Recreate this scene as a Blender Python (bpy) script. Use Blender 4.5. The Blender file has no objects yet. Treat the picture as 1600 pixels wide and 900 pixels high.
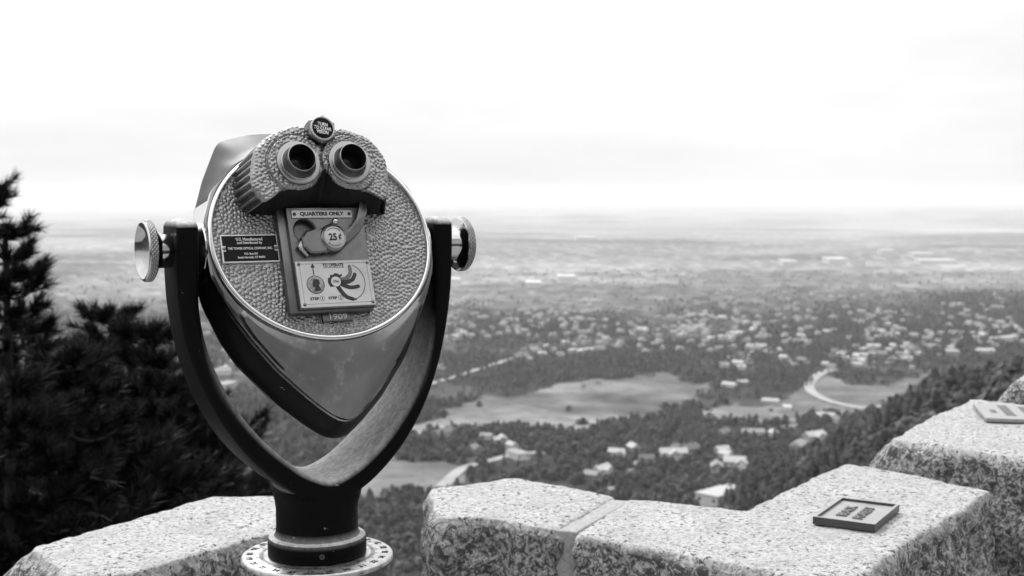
import bpy, bmesh, math, random
import numpy as np
from mathutils import Vector, Matrix, noise as mnoise

sc = bpy.context.scene
COL = sc.collection
rng = np.random.default_rng(7)
random.seed(7)
PI = math.pi

# ------------------------------------------------------------------ camera, sky, sun, exposure
EYE = Vector((0.0, 0.0, 1.5))
PITCH = math.radians(4.15)
FPX = 2000.0
cam = bpy.data.cameras.new('camera')
cam.lens = 45.0
cam.sensor_width = 36.0
cam.clip_start = 0.05
cam.clip_end = 200000.0
cam.dof.use_dof = True
cam.dof.focus_distance = 1.45
cam.dof.aperture_fstop = 11.0
camo = bpy.data.objects.new('camera', cam)
camo.location = EYE
camo.rotation_euler = (PI / 2 - PITCH, 0, 0)
COL.objects.link(camo)
sc.camera = camo

SUN_EL, SUN_AZ = math.radians(52), math.radians(-28)     # azimuth from +Y towards +X
world = bpy.data.worlds.new("World")
sc.world = world
world.use_nodes = True
wn, wl = world.node_tree.nodes, world.node_tree.links
wn.clear()
w_out = wn.new('ShaderNodeOutputWorld')
w_bg = wn.new('ShaderNodeBackground')
w_bg.inputs['Strength'].default_value = 0.13
w_sky = wn.new('ShaderNodeTexSky')
w_sky.sky_type = 'NISHITA'
w_sky.sun_disc = False
w_sky.sun_elevation = SUN_EL
w_sky.sun_rotation = SUN_AZ
w_sky.air_density = 1.5
w_sky.dust_density = 3.0
w_bw = wn.new('ShaderNodeRGBToBW')
w_tc = wn.new('ShaderNodeTexCoord')
w_map = wn.new('ShaderNodeMapping')
w_map.inputs['Scale'].default_value = (1.2, 1.2, 5.0)
w_map.inputs['Location'].default_value = (0.35, 0.2, 0.1)
w_n = wn.new('ShaderNodeTexNoise')
w_n.inputs['Scale'].default_value = 1.7
w_n.inputs['Detail'].default_value = 7.0
w_n.inputs['Roughness'].default_value = 0.55
w_ramp = wn.new('ShaderNodeMapRange')
w_ramp.inputs['From Min'].default_value = 0.30
w_ramp.inputs['From Max'].default_value = 0.62
w_ramp.inputs['To Min'].default_value = 4.55
w_ramp.inputs['To Max'].default_value = 5.9
w_mix = wn.new('ShaderNodeMix')
w_mix.data_type = 'RGBA'
w_mix.inputs[0].default_value = 0.86
wl.new(w_sky.outputs[0], w_bw.inputs[0])
wl.new(w_tc.outputs['Generated'], w_map.inputs[0])
wl.new(w_map.outputs[0], w_n.inputs['Vector'])
wl.new(w_n.outputs['Fac'], w_ramp.inputs['Value'])
wl.new(w_bw.outputs[0], w_mix.inputs[6])
w_sep = wn.new('ShaderNodeSeparateXYZ')
w_up = wn.new('ShaderNodeMath'); w_up.operation = 'MULTIPLY_ADD'; w_up.use_clamp = False      # overcast sky: about three times brighter overhead than at the horizon
w_up.inputs[1].default_value = 1.7; w_up.inputs[2].default_value = 1.0
w_mx = wn.new('ShaderNodeMath'); w_mx.operation = 'MAXIMUM'; w_mx.inputs[1].default_value = 0.0
w_mul = wn.new('ShaderNodeMath'); w_mul.operation = 'MULTIPLY'
wl.new(w_tc.outputs['Generated'], w_sep.inputs[0]); wl.new(w_sep.outputs['Z'], w_mx.inputs[0]); wl.new(w_mx.outputs[0], w_up.inputs[0])
wl.new(w_ramp.outputs[0], w_mul.inputs[0]); wl.new(w_up.outputs[0], w_mul.inputs[1])
wl.new(w_mul.outputs[0], w_mix.inputs[7])
wl.new(w_mix.outputs[2], w_bg.inputs['Color'])
wl.new(w_bg.outputs[0], w_out.inputs['Surface'])

sun = bpy.data.lights.new('sun', 'SUN')
sun.energy = 2.0
sun.angle = math.radians(14)
suno = bpy.data.objects.new('sun', sun)
sdir = Vector((math.sin(SUN_AZ) * math.cos(SUN_EL), math.cos(SUN_AZ) * math.cos(SUN_EL), math.sin(SUN_EL)))
suno.rotation_euler = sdir.to_track_quat('Z', 'Y').to_euler()
suno.location = (0, 0, 50)
COL.objects.link(suno)

sc.view_settings.view_transform = 'Standard'
sc.view_settings.look = 'None'
sc.view_settings.exposure = 0.4
sc.view_settings.gamma = 1.0
sc.view_settings.use_curve_mapping = False
sc.render.engine = 'CYCLES'
sc.cycles.volume_bounces = 1
sc.cycles.max_bounces = 8

# ------------------------------------------------------------------ small helpers
def link(o):
    COL.objects.link(o)
    return o

def props(o, label=None, cat=None, group=None, kind=None):
    if label: o['label'] = label
    if cat: o['category'] = cat
    if group: o['group'] = group
    if kind: o['kind'] = kind
    return o

def empty(name, loc, label, cat, group=None):
    o = bpy.data.objects.new(name, None)
    o.empty_display_size = 0.05
    o.location = loc
    return props(link(o), label, cat, group)

def mesh_np(name, verts, faces, mat=None, smooth=False):
    """verts (n,3); faces: array (m,k) or a list of such arrays / list of tuples"""
    me = bpy.data.meshes.new(name)
    verts = np.asarray(verts, dtype=np.float32)
    if isinstance(faces, np.ndarray): faces = [faces]
    if faces and not isinstance(faces[0], np.ndarray):
        loops = np.array([i for f in faces for i in f], dtype=np.int32)
        lens = np.array([len(f) for f in faces], dtype=np.int32)
    else:
        faces = [f for f in faces if len(f)]
        loops = np.concatenate([f.ravel() for f in faces]).astype(np.int32)
        lens = np.concatenate([np.full(len(f), f.shape[1], np.int32) for f in faces])
    me.vertices.add(len(verts))
    me.vertices.foreach_set('co', verts.ravel())
    me.loops.add(len(loops))
    me.loops.foreach_set('vertex_index', loops)
    me.polygons.add(len(lens))
    starts = np.concatenate([[0], np.cumsum(lens)[:-1]]).astype(np.int32)
    me.polygons.foreach_set('loop_start', starts)
    me.polygons.foreach_set('loop_total', lens)
    me.update(calc_edges=True)
    me.validate()
    if smooth: me.polygons.foreach_set('use_smooth', np.ones(len(me.polygons), bool))
    if mat: me.materials.append(mat)
    return me

def obj(name, me, parent=None):
    o = bpy.data.objects.new(name, me)
    if parent: o.parent = parent
    return link(o)

def bm_mesh(name, bm, mat, smooth=False, angle=None):
    me = bpy.data.meshes.new(name)
    bmesh.ops.recalc_face_normals(bm, faces=bm.faces[:])
    bm.to_mesh(me)
    bm.free()
    if mat: me.materials.append(mat)
    if smooth or angle is not None:
        me.polygons.foreach_set('use_smooth', np.ones(len(me.polygons), bool))
        if angle is not None: me.set_sharp_from_angle(angle=math.radians(angle))
    return me

def xf(me, M):
    me.transform(M)
    return me

def grid_faces(nr, nc, wrap=False):
    r = np.arange(nr - 1)[:, None]
    c = np.arange(nc if wrap else nc - 1)[None, :]
    c2 = (c + 1) % nc
    a = r * nc + c; b = r * nc + c2; d = (r + 1) * nc + c; e = (r + 1) * nc + c2
    return np.stack([a, b, e, d], -1).reshape(-1, 4)

def hash2(ix, iy, seed=0):
    h = (ix.astype(np.int64) * 374761393 + iy.astype(np.int64) * 668265263 + seed * 1442695041) & 0xffffffff
    h = ((h ^ (h >> 13)) * 1274126177) & 0xffffffff
    h = (h ^ (h >> 16)) & 0xffffff
    return h / float(0xffffff)

def vnoise(x, y, seed=0):
    ix, iy = np.floor(x), np.floor(y)
    fx, fy = x - ix, y - iy
    fx, fy = fx * fx * (3 - 2 * fx), fy * fy * (3 - 2 * fy)
    a = hash2(ix, iy, seed); b = hash2(ix + 1, iy, seed); c = hash2(ix, iy + 1, seed); d = hash2(ix + 1, iy + 1, seed)
    return (a * (1 - fx) + b * fx) * (1 - fy) + (c * (1 - fx) + d * fx) * fy

def fbm(x, y, oct=4, seed=0):
    s = 0; a = 0.5; t = 0
    for k in range(oct):
        s = s + a * vnoise(x * 2 ** k, y * 2 ** k, seed + k * 17); t += a; a *= 0.5
    return s / t

def sstep(a, b, x):
    t = np.clip((x - a) / (b - a), 0, 1)
    return t * t * (3 - 2 * t)

def box_bm(bm, x0, x1, y0, y1, z0, z1, bevel=0.0, seg=2):
    r = bmesh.ops.create_cube(bm, size=1.0)
    vs = r['verts']
    for v in vs:
        v.co = Vector(((x0 + x1) / 2 + v.co.x * (x1 - x0), (y0 + y1) / 2 + v.co.y * (y1 - y0), (z0 + z1) / 2 + v.co.z * (z1 - z0)))
    if bevel > 0:
        es = list({e for v in vs for e in v.link_edges})
        bmesh.ops.bevel(bm, geom=es, offset=bevel, segments=seg, profile=0.5, affect='EDGES')

def prism_bm(bm, pts, z0, z1, bevel=0.0, seg=2):
    vb = [bm.verts.new((x, y, z0)) for x, y in pts]
    vt = [bm.verts.new((x, y, z1)) for x, y in pts]
    n = len(pts)
    ft = bm.faces.new(vt)
    bm.faces.new(vb[::-1])
    for i in range(n): bm.faces.new((vb[i], vb[(i + 1) % n], vt[(i + 1) % n], vt[i]))
    if bevel > 0:
        bmesh.ops.bevel(bm, geom=list(ft.edges), offset=bevel, segments=seg, profile=0.5, affect='EDGES')

def lathe_np(profile, n=48, closed=False):
    """profile [(r,z)] -> verts, faces about local Z"""
    p = np.array(profile, float)
    a = np.linspace(0, 2 * PI, n, endpoint=False)
    v = np.stack([p[:, 0:1] * np.cos(a), p[:, 0:1] * np.sin(a), np.repeat(p[:, 1:2], n, 1)], -1).reshape(-1, 3)
    return v, grid_faces(len(p), n, True)

def lathe(name, profile, mat, n=48, M=None, angle=40):
    v, f = lathe_np(profile, n)
    me = mesh_np(name, v, f, mat, True)
    bm = bmesh.new(); bm.from_mesh(me)
    bmesh.ops.remove_doubles(bm, verts=bm.verts[:], dist=1e-6)
    bmesh.ops.recalc_face_normals(bm, faces=bm.faces[:])
    bm.to_mesh(me); bm.free()
    me.set_sharp_from_angle(angle=math.radians(angle))
    if M is not None: me.transform(M)
    return me

def tube_np(pts, radii, n=8):
    pts = np.asarray(pts, float)
    vs = []
    for i, p in enumerate(pts):
        t = pts[min(i + 1, len(pts) - 1)] - pts[max(i - 1, 0)]
        t = t / (np.linalg.norm(t) + 1e-9)
        u = np.cross(t, [0.31, 0.17, 0.93] if abs(t[2]) < 0.9 else [1, 0, 0]); u /= np.linalg.norm(u)
        w = np.cross(t, u)
        a = np.linspace(0, 2 * PI, n, endpoint=False)[:, None]
        vs.append(p + radii[i] * (np.cos(a) * u + np.sin(a) * w))
    return np.concatenate(vs), grid_faces(len(pts), n, True)

def text_mesh(name, body, mat, width, height, center, z, ext=0.0003, rot=0.0, bold=0.012, M=None, spacing=1.0):
    """flat lettering fitted into width x height, centred at center in the plane, standing ext proud of z"""
    cu = bpy.data.curves.new(name, 'FONT')
    cu.body = body
    cu.align_x = 'CENTER'
    cu.size = 1.0
    cu.offset = bold
    cu.space_line = spacing
    cu.resolution_u = 3
    o = bpy.data.objects.new(name, cu)
    COL.objects.link(o)
    dg = bpy.context.evaluated_depsgraph_get()
    me = bpy.data.meshes.new_from_object(o.evaluated_get(dg))
    bpy.data.objects.remove(o)
    co = np.empty(len(me.vertices) * 3, np.float32)
    me.vertices.foreach_get('co', co)
    co = co.reshape(-1, 3)
    lo, hi = co.min(0), co.max(0)
    sx = width / (hi[0] - lo[0]); sy = height / (hi[1] - lo[1])
    q = np.empty_like(co)
    cx, cy = (co[:, 0] - (lo[0] + hi[0]) / 2) * sx, (co[:, 1] - (lo[1] + hi[1]) / 2) * sy
    c, s = math.cos(rot), math.sin(rot)
    q[:, 0] = center[0] + cx * c - cy * s
    q[:, 1] = center[1] + cx * s + cy * c
    q[:, 2] = z
    me.vertices.foreach_set('co', q.ravel())
    bm = bmesh.new(); bm.from_mesh(me)
    bmesh.ops.remove_doubles(bm, verts=bm.verts[:], dist=1e-7)
    r = bmesh.ops.extrude_face_region(bm, geom=bm.faces[:])
    for g in r['geom']:
        if isinstance(g, bmesh.types.BMVert): g.co.z += ext
    bmesh.ops.recalc_face_normals(bm, faces=bm.faces[:])
    bm.to_mesh(me); bm.free()
    me.materials.clear(); me.materials.append(mat)
    me.name = name
    if M is not None: me.transform(M)
    return me

# ------------------------------------------------------------------ materials (a black and white picture: every colour is a grey)
def g3(v): return (v, v, v, 1.0)

def new_mat(name):
    m = bpy.data.materials.new(name)
    m.use_nodes = True
    nt = m.node_tree
    return m, nt.nodes, nt.links, nt.nodes['Principled BSDF']

def nd(nodes, t, **kw):
    n = nodes.new(t)
    for k, v in kw.items():
        if k in n.inputs: n.inputs[k].default_value = v
        else: setattr(n, k, v)
    return n

def simple(name, lo, hi, rough=0.5, metal=0.0, scale=20.0, bump=0.0, bump_scale=None, rough_var=0.0, spec=0.5, stretch=(1, 1, 1)):
    m, n, l, b = new_mat(name)
    tc = n.new('ShaderNodeTexCoord')
    mp = n.new('ShaderNodeMapping'); mp.inputs['Scale'].default_value = stretch
    no = nd(n, 'ShaderNodeTexNoise', Scale=scale, Detail=6.0, Roughness=0.6)
    l.new(tc.outputs['Object'], mp.inputs[0]); l.new(mp.outputs[0], no.inputs['Vector'])
    mr = n.new('ShaderNodeMapRange')
    mr.inputs['From Min'].default_value = 0.3; mr.inputs['From Max'].default_value = 0.7
    mr.inputs['To Min'].default_value = lo; mr.inputs['To Max'].default_value = hi
    l.new(no.outputs['Fac'], mr.inputs['Value']); l.new(mr.outputs[0], b.inputs['Base Color'])
    b.inputs['Metallic'].default_value = metal
    b.inputs['Roughness'].default_value = rough
    b.inputs['Specular IOR Level'].default_value = spec
    if rough_var:
        m2 = n.new('ShaderNodeMapRange')
        m2.inputs['From Min'].default_value = 0.3; m2.inputs['From Max'].default_value = 0.7
        m2.inputs['To Min'].default_value = max(0.02, rough - rough_var); m2.inputs['To Max'].default_value = rough + rough_var
        l.new(no.outputs['Fac'], m2.inputs['Value']); l.new(m2.outputs[0], b.inputs['Roughness'])
    if bump:
        n2 = nd(n, 'ShaderNodeTexNoise', Scale=bump_scale or scale * 4, Detail=4.0)
        l.new(mp.outputs[0], n2.inputs['Vector'])
        bp = n.new('ShaderNodeBump'); bp.inputs['Strength'].default_value = bump; bp.inputs['Distance'].default_value = 0.002
        l.new(n2.outputs['Fac'], bp.inputs['Height']); l.new(bp.outputs[0], b.inputs['Normal'])
    return m

M_chrome = simple('polished_metal', 0.55, 0.72, 0.13, 1.0, 9.0, rough_var=0.05, bump=0.03, bump_scale=30)
M_hammer = simple('hammered_metal', 0.22, 0.33, 0.38, 1.0, 60.0, rough_var=0.08)
M_under = simple('cowl_shade_black', 0.006, 0.012, 0.6, 0.0, 30.0, spec=0.2)  # shade beneath the cowl, painted onto its metal as flat black
M_knob = simple('knob_metal', 0.36, 0.5, 0.12, 1.0, 20.0, rough_var=0.05)
M_crank = simple('crank_metal', 0.14, 0.21, 0.3, 1.0, 30.0, rough_var=0.06)
M_knurl = simple('knurled_metal', 0.2, 0.3, 0.25, 1.0, 40.0)
M_back = simple('grey_housing_metal', 0.06, 0.09, 0.5, 1.0, 20.0, rough_var=0.08)
M_satin = simple('satin_metal', 0.13, 0.19, 0.36, 1.0, 60.0, rough_var=0.10, bump=0.05, bump_scale=300)
def yoke_paint(name='black_paint', sky_sheen=0.40, rough=0.5, spec=0.05):
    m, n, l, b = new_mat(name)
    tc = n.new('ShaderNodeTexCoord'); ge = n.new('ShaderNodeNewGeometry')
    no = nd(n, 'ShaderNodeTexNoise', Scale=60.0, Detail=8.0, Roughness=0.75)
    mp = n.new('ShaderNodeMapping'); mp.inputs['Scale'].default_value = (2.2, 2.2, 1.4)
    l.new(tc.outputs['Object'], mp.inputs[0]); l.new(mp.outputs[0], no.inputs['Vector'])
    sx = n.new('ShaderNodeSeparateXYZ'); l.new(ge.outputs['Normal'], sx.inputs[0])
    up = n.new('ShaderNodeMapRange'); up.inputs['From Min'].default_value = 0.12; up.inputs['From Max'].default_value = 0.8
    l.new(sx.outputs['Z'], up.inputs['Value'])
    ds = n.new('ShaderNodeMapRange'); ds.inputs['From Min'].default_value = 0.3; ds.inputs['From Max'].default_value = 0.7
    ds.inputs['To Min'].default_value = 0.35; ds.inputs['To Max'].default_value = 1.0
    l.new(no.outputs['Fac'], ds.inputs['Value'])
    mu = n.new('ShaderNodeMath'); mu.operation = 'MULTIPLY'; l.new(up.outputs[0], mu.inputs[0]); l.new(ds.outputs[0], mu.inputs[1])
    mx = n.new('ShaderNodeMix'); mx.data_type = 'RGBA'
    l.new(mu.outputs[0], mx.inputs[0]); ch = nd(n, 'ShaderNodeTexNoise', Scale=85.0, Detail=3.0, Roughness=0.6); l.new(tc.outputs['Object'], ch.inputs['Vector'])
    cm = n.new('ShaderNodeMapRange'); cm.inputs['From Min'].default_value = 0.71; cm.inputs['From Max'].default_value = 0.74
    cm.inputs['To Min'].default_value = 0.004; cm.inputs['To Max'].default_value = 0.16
    l.new(ch.outputs['Fac'], cm.inputs['Value']); l.new(cm.outputs[0], mx.inputs[6]); mx.inputs[7].default_value = g3(sky_sheen)   # sky sheen painted in: up-facing surfaces get a paler colour
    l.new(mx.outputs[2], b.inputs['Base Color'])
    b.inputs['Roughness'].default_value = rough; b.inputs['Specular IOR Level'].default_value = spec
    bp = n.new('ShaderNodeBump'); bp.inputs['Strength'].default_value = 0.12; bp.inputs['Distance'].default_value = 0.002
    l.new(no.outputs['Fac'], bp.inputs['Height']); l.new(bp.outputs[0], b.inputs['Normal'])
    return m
M_black = yoke_paint(sky_sheen=0.62)
M_belly = yoke_paint('belly_dark_reflection', 0.02, 0.3, 0.10)
M_blackgloss = simple('black_enamel', 0.012, 0.022, 0.25, 0.0, 22.0, rough_var=0.05, bump=0.04, bump_scale=60)
M_plateblack = simple('plate_enamel', 0.008, 0.012, 0.5, 0.0, 40.0, spec=0.12)
M_ink = simple('black_ink', 0.012, 0.016, 0.6)
M_greyink = simple('grey_ink', 0.09, 0.13, 0.6)
M_white = simple('pale_enamel', 0.42, 0.54, 0.32, 0.0, 25.0, rough_var=0.06)
M_letter = simple('pale_lettering', 0.62, 0.7, 0.4, 0.0, 30.0)
M_dial = simple('dial_metal', 0.30, 0.62, 0.36, 0.9, 90.0, rough_var=0.14, bump=0.15, bump_scale=200)
M_lens = simple('dark_lens', 0.01, 0.012, 0.1, spec=0.15)
M_coin = simple('printed_coin', 0.10, 0.34, 0.5, 0.0, 260.0)
M_iron = simple('dark_iron', 0.03, 0.05, 0.4, 0.0, 40.0, bump=0.1)
M_bronze = simple('plaque_metal', 0.21, 0.28, 0.5, 0.0, 60.0, rough_var=0.1, bump=0.05, bump_scale=400)
M_mortar = simple('mortar', 0.22, 0.35, 0.9, 0.0, 130.0, bump=0.8, bump_scale=260)
M_terrace = simple('terrace_stone', 0.22, 0.34, 0.8, 0.0, 3.0, bump=0.3, bump_scale=40)
M_bark = simple('bark', 0.012, 0.03, 0.9, 0.0, 12.0, bump=0.6, bump_scale=30)
M_needle = simple('pine_needles', 0.006, 0.015, 0.6, 0.0, 5.0, spec=0.2)
M_leaf = simple('far_foliage', 0.014, 0.034, 0.7, 0.0, 0.05)
M_leaf2 = simple('far_foliage_mid', 0.028, 0.05, 0.7, 0.0, 0.05)
M_leaf3 = simple('far_foliage_pale', 0.05, 0.085, 0.7, 0.0, 0.05)
LEAVES = (M_leaf, M_leaf2, M_leaf3)

# worn front of the housing: polished metal dulled with smudges and scuffs
def apron_material():
    m, n, l, b = new_mat('worn_housing_metal')
    tc = n.new('ShaderNodeTexCoord')
    n1 = nd(n, 'ShaderNodeTexNoise', Scale=34.0, Detail=8.0, Roughness=0.7)
    n2 = nd(n, 'ShaderNodeTexNoise', Scale=9.0, Detail=4.0, Distortion=1.2)
    l.new(tc.outputs['Object'], n1.inputs['Vector']); l.new(tc.outputs['Object'], n2.inputs['Vector'])
    a = n.new('ShaderNodeMapRange'); a.inputs['From Min'].default_value = 0.3; a.inputs['From Max'].default_value = 0.75
    a.inputs['To Min'].default_value = 0.13; a.inputs['To Max'].default_value = 0.21
    l.new(n2.outputs['Fac'], a.inputs['Value'])
    sp = n.new('ShaderNodeMapRange'); sp.inputs['From Min'].default_value = 0.57; sp.inputs['From Max'].default_value = 0.74
    l.new(n1.outputs['Fac'], sp.inputs['Value'])
    mx = n.new('ShaderNodeMix'); mx.data_type = 'RGBA'
    l.new(sp.outputs[0], mx.inputs[0]); l.new(a.outputs[0], mx.inputs[6]); mx.inputs[7].default_value = g3(0.30)
    l.new(mx.outputs[2], b.inputs['Base Color'])
    r = n.new('ShaderNodeMapRange'); r.inputs['From Min'].default_value = 0.35; r.inputs['From Max'].default_value = 0.7
    r.inputs['To Min'].default_value = 0.07; r.inputs['To Max'].default_value = 0.22
    l.new(n1.outputs['Fac'], r.inputs['Value']); l.new(r.outputs[0], b.inputs['Roughness'])
    b.inputs['Metallic'].default_value = 1.0
    bp = n.new('ShaderNodeBump'); bp.inputs['Strength'].default_value = 0.05; bp.inputs['Distance'].default_value = 0.004
    l.new(n2.outputs['Fac'], bp.inputs['Height']); l.new(bp.outputs[0], b.inputs['Normal'])
    return m
M_shell = apron_material()

def granite_material():
    m, n, l, b = new_mat('granite')
    tc = n.new('ShaderNodeTexCoord')
    at = n.new('ShaderNodeAttribute'); at.attribute_name = 'hewn'
    # crystals
    v1 = nd(n, 'ShaderNodeTexVoronoi', Scale=260.0, Randomness=1.0)
    l.new(tc.outputs['Object'], v1.inputs['Vector'])
    sep = n.new('ShaderNodeSeparateColor'); l.new(v1.outputs['Color'], sep.inputs[0])
    base = n.new('ShaderNodeMapRange'); base.inputs['To Min'].default_value = 0.24; base.inputs['To Max'].default_value = 0.42
    l.new(sep.outputs[0], base.inputs['Value'])
    # dark mica flecks
    nf = nd(n, 'ShaderNodeTexNoise', Scale=118.0, Detail=4.0, Roughness=0.7, Distortion=0.4)
    l.new(tc.outputs['Object'], nf.inputs['Vector'])
    nb = nd(n, 'ShaderNodeTexNoise', Scale=12.0, Detail=3.0)
    l.new(tc.outputs['Object'], nb.inputs['Vector'])
    nh = nd(n, 'ShaderNodeTexNoise', Scale=75.0, Detail=5.0, Roughness=0.7, Distortion=0.8)
    l.new(tc.outputs['Object'], nh.inputs['Vector'])
    th = n.new('ShaderNodeMath'); th.operation = 'MULTIPLY_ADD'; th.inputs[1].default_value = -0.12; th.inputs[2].default_value = 0.63
    l.new(nb.outputs['Fac'], th.inputs[0])
    df = n.new('ShaderNodeMath'); df.operation = 'SUBTRACT'
    l.new(nf.outputs['Fac'], df.inputs[0]); l.new(th.outputs[0], df.inputs[1])
    fk = n.new('ShaderNodeMapRange'); fk.inputs['From Min'].default_value = 0.0; fk.inputs['From Max'].default_value = 0.03
    l.new(df.outputs[0], fk.inputs['Value'])
    # broken faces carry larger dark mica patches, spread wider to paint in shade
    hp = n.new('ShaderNodeMapRange'); hp.inputs['From Min'].default_value = 0.43; hp.inputs['From Max'].default_value = 0.56
    l.new(nh.outputs['Fac'], hp.inputs['Value'])
    hm = n.new('ShaderNodeMath'); hm.operation = 'MULTIPLY'
    l.new(hp.outputs[0], hm.inputs[0]); l.new(at.outputs['Fac'], hm.inputs[1])
    mxf = n.new('ShaderNodeMath'); mxf.operation = 'MAXIMUM'
    l.new(fk.outputs[0], mxf.inputs[0]); l.new(hm.outputs[0], mxf.inputs[1])
    # soft grey clouding between the crystals
    cl = n.new('ShaderNodeMapRange'); cl.inputs['From Min'].default_value = 0.3; cl.inputs['From Max'].default_value = 0.7
    cl.inputs['To Min'].default_value = 0.82; cl.inputs['To Max'].default_value = 1.08
    l.new(nb.outputs['Fac'], cl.inputs['Value'])
    mu = n.new('ShaderNodeMath'); mu.operation = 'MULTIPLY'
    l.new(base.outputs[0], mu.inputs[0]); l.new(cl.outputs[0], mu.inputs[1])
    mx = n.new('ShaderNodeMix'); mx.data_type = 'RGBA'
    l.new(mxf.outputs[0], mx.inputs[0]); l.new(mu.outputs[0], mx.inputs[6]); mx.inputs[7].default_value = g3(0.04)
    l.new(mx.outputs[2], b.inputs['Base Color'])
    b.inputs['Roughness'].default_value = 0.75
    b.inputs['Specular IOR Level'].default_value = 0.35
    bp = n.new('ShaderNodeBump'); bp.inputs['Strength'].default_value = 0.5; bp.inputs['Distance'].default_value = 0.003
    l.new(nf.outputs['Fac'], bp.inputs['Height']); l.new(bp.outputs[0], b.inputs['Normal'])
    return m
M_granite = granite_material()

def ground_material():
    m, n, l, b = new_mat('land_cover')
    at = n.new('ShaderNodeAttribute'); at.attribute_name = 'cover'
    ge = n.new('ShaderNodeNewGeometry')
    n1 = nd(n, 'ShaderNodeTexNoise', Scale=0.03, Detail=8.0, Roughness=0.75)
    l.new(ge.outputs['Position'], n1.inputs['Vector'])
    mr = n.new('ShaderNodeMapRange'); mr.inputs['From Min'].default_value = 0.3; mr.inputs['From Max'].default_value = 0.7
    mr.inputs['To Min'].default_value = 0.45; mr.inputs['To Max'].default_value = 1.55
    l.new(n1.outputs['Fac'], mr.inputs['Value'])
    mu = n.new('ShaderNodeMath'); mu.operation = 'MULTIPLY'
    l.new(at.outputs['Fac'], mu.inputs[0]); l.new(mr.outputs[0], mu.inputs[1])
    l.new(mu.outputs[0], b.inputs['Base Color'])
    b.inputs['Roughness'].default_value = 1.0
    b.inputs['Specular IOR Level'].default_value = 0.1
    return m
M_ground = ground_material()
M_road = simple('pale_road', 0.2, 0.32, 0.9, 0.0, 0.05)
HOUSE_WALL = [simple('house_wall_%s' % k, a, c, 0.85, 0.0, 0.4) for k, a, c in (('pale', 0.46, 0.58), ('cream', 0.34, 0.42), ('grey', 0.2, 0.28))]
HOUSE_ROOF = [simple('house_roof_%s' % k, a, c, 0.8, 0.0, 0.6) for k, a, c in (('pale', 0.30, 0.42), ('mid', 0.18, 0.26), ('dark', 0.08, 0.13))]
M_window = simple('window_glass', 0.03, 0.05, 0.1)

# ------------------------------------------------------------------ the land below
PLAIN = -208.0
def to_px(x, y, z):
    c, s = math.cos(PITCH), math.sin(PITCH)
    zz = z - EYE.z
    f = y * c - zz * s
    up = y * s + zz * c
    f = np.where(f < 1e-3, 1e-3, f)
    return 800 + FPX * x / f, 450 - FPX * up / f

RIDGE_U = np.array([-9, 0.11, 0.165, 0.19, 0.2165, 0.266, 0.293, 0.334, 0.40, 0.6, 9])
RIDGE_A = np.array([0, 0.0, 9, 24, 36, 54, 64, 80, 84, 90, 90])
RIDGE_D = np.array([700, 700, 700, 680, 650, 600, 560, 500, 450, 430, 430])
def land_parts(x, y):
    d = np.hypot(x, y)
    base = -208.0 * np.tanh(0.0019 * np.maximum(d - 2.5, 0))
    u = np.where(y > 1, x / np.maximum(y, 1), 9.0)
    A = np.interp(u, RIDGE_U, RIDGE_A); dc = np.interp(u, RIDGE_U, RIDGE_D)
    w = np.where(y < dc, 250.0, 150.0)
    ridge = A * np.exp(-((y - dc) / w) ** 2) * (y > 0) * sstep(60, 260, d)
    # unseen mountain side behind, pitched steep to block sky and darken front faces
    sl = 0.55 * x - 0.83 * y - 5.0
    back = 80.0 * np.tanh(1.1 * np.maximum(sl, 0) / 80.0)
    base = np.where(sl > 0, np.maximum(base * np.exp(-sl / 6.0), -12) + back, base)
    return base, ridge, d
def land_z(x, y):
    x = np.asarray(x, float); y = np.asarray(y, float)
    base, ridge, d = land_parts(x, y)
    amp = sstep(60, 500, d)
    hills = (fbm(x / 260, y / 260, 4, 3) - 0.5) * 14 * amp + (fbm(x / 2600, y / 2600, 3, 5) - 0.5) * 26 * sstep(2500, 9000, d)
    rough = (fbm(x / 40, y / 40, 3, 9) - 0.5) * 3.5 * sstep(10, 80, d) * (1 - sstep(900, 1600, d))
    return base + ridge + hills + rough
def ground_at(px, py):
    """where the line of sight through a picture point meets the land"""
    c, s = math.cos(PITCH), math.sin(PITCH)
    u, v = (px - 800) / FPX, (450 - py) / FPX
    dv = np.array([u, c + v * s, v * c - s])
    t = np.geomspace(150, 30000, 900)
    P = EYE[0] + dv[0] * t, EYE[1] + dv[1] * t, EYE[2] + dv[2] * t
    below = P[2] < land_z(P[0], P[1])
    i = int(np.argmax(below)) if below.any() else len(t) - 1
    a, b2 = t[max(i - 1, 0)], t[i]
    for _ in range(18):
        mth = (a + b2) / 2
        if EYE[2] + dv[2] * mth < float(land_z(dv[0] * mth, dv[1] * mth)): b2 = mth
        else: a = mth
    return dv[0] * b2, dv[1] * b2, float(land_z(dv[0] * b2, dv[1] * b2))

def in_poly(px, py, poly):
    inside = np.zeros(px.shape, bool)
    n = len(poly)
    for i in range(n):
        x1, y1 = poly[i]; x2, y2 = poly[(i + 1) % n]
        c = (y1 > py) != (y2 > py)
        xi = x1 + (py - y1) * (x2 - x1) / ((y2 - y1) if y2 != y1 else 1e-9)
        inside ^= c & (px < xi)
    return inside

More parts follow.
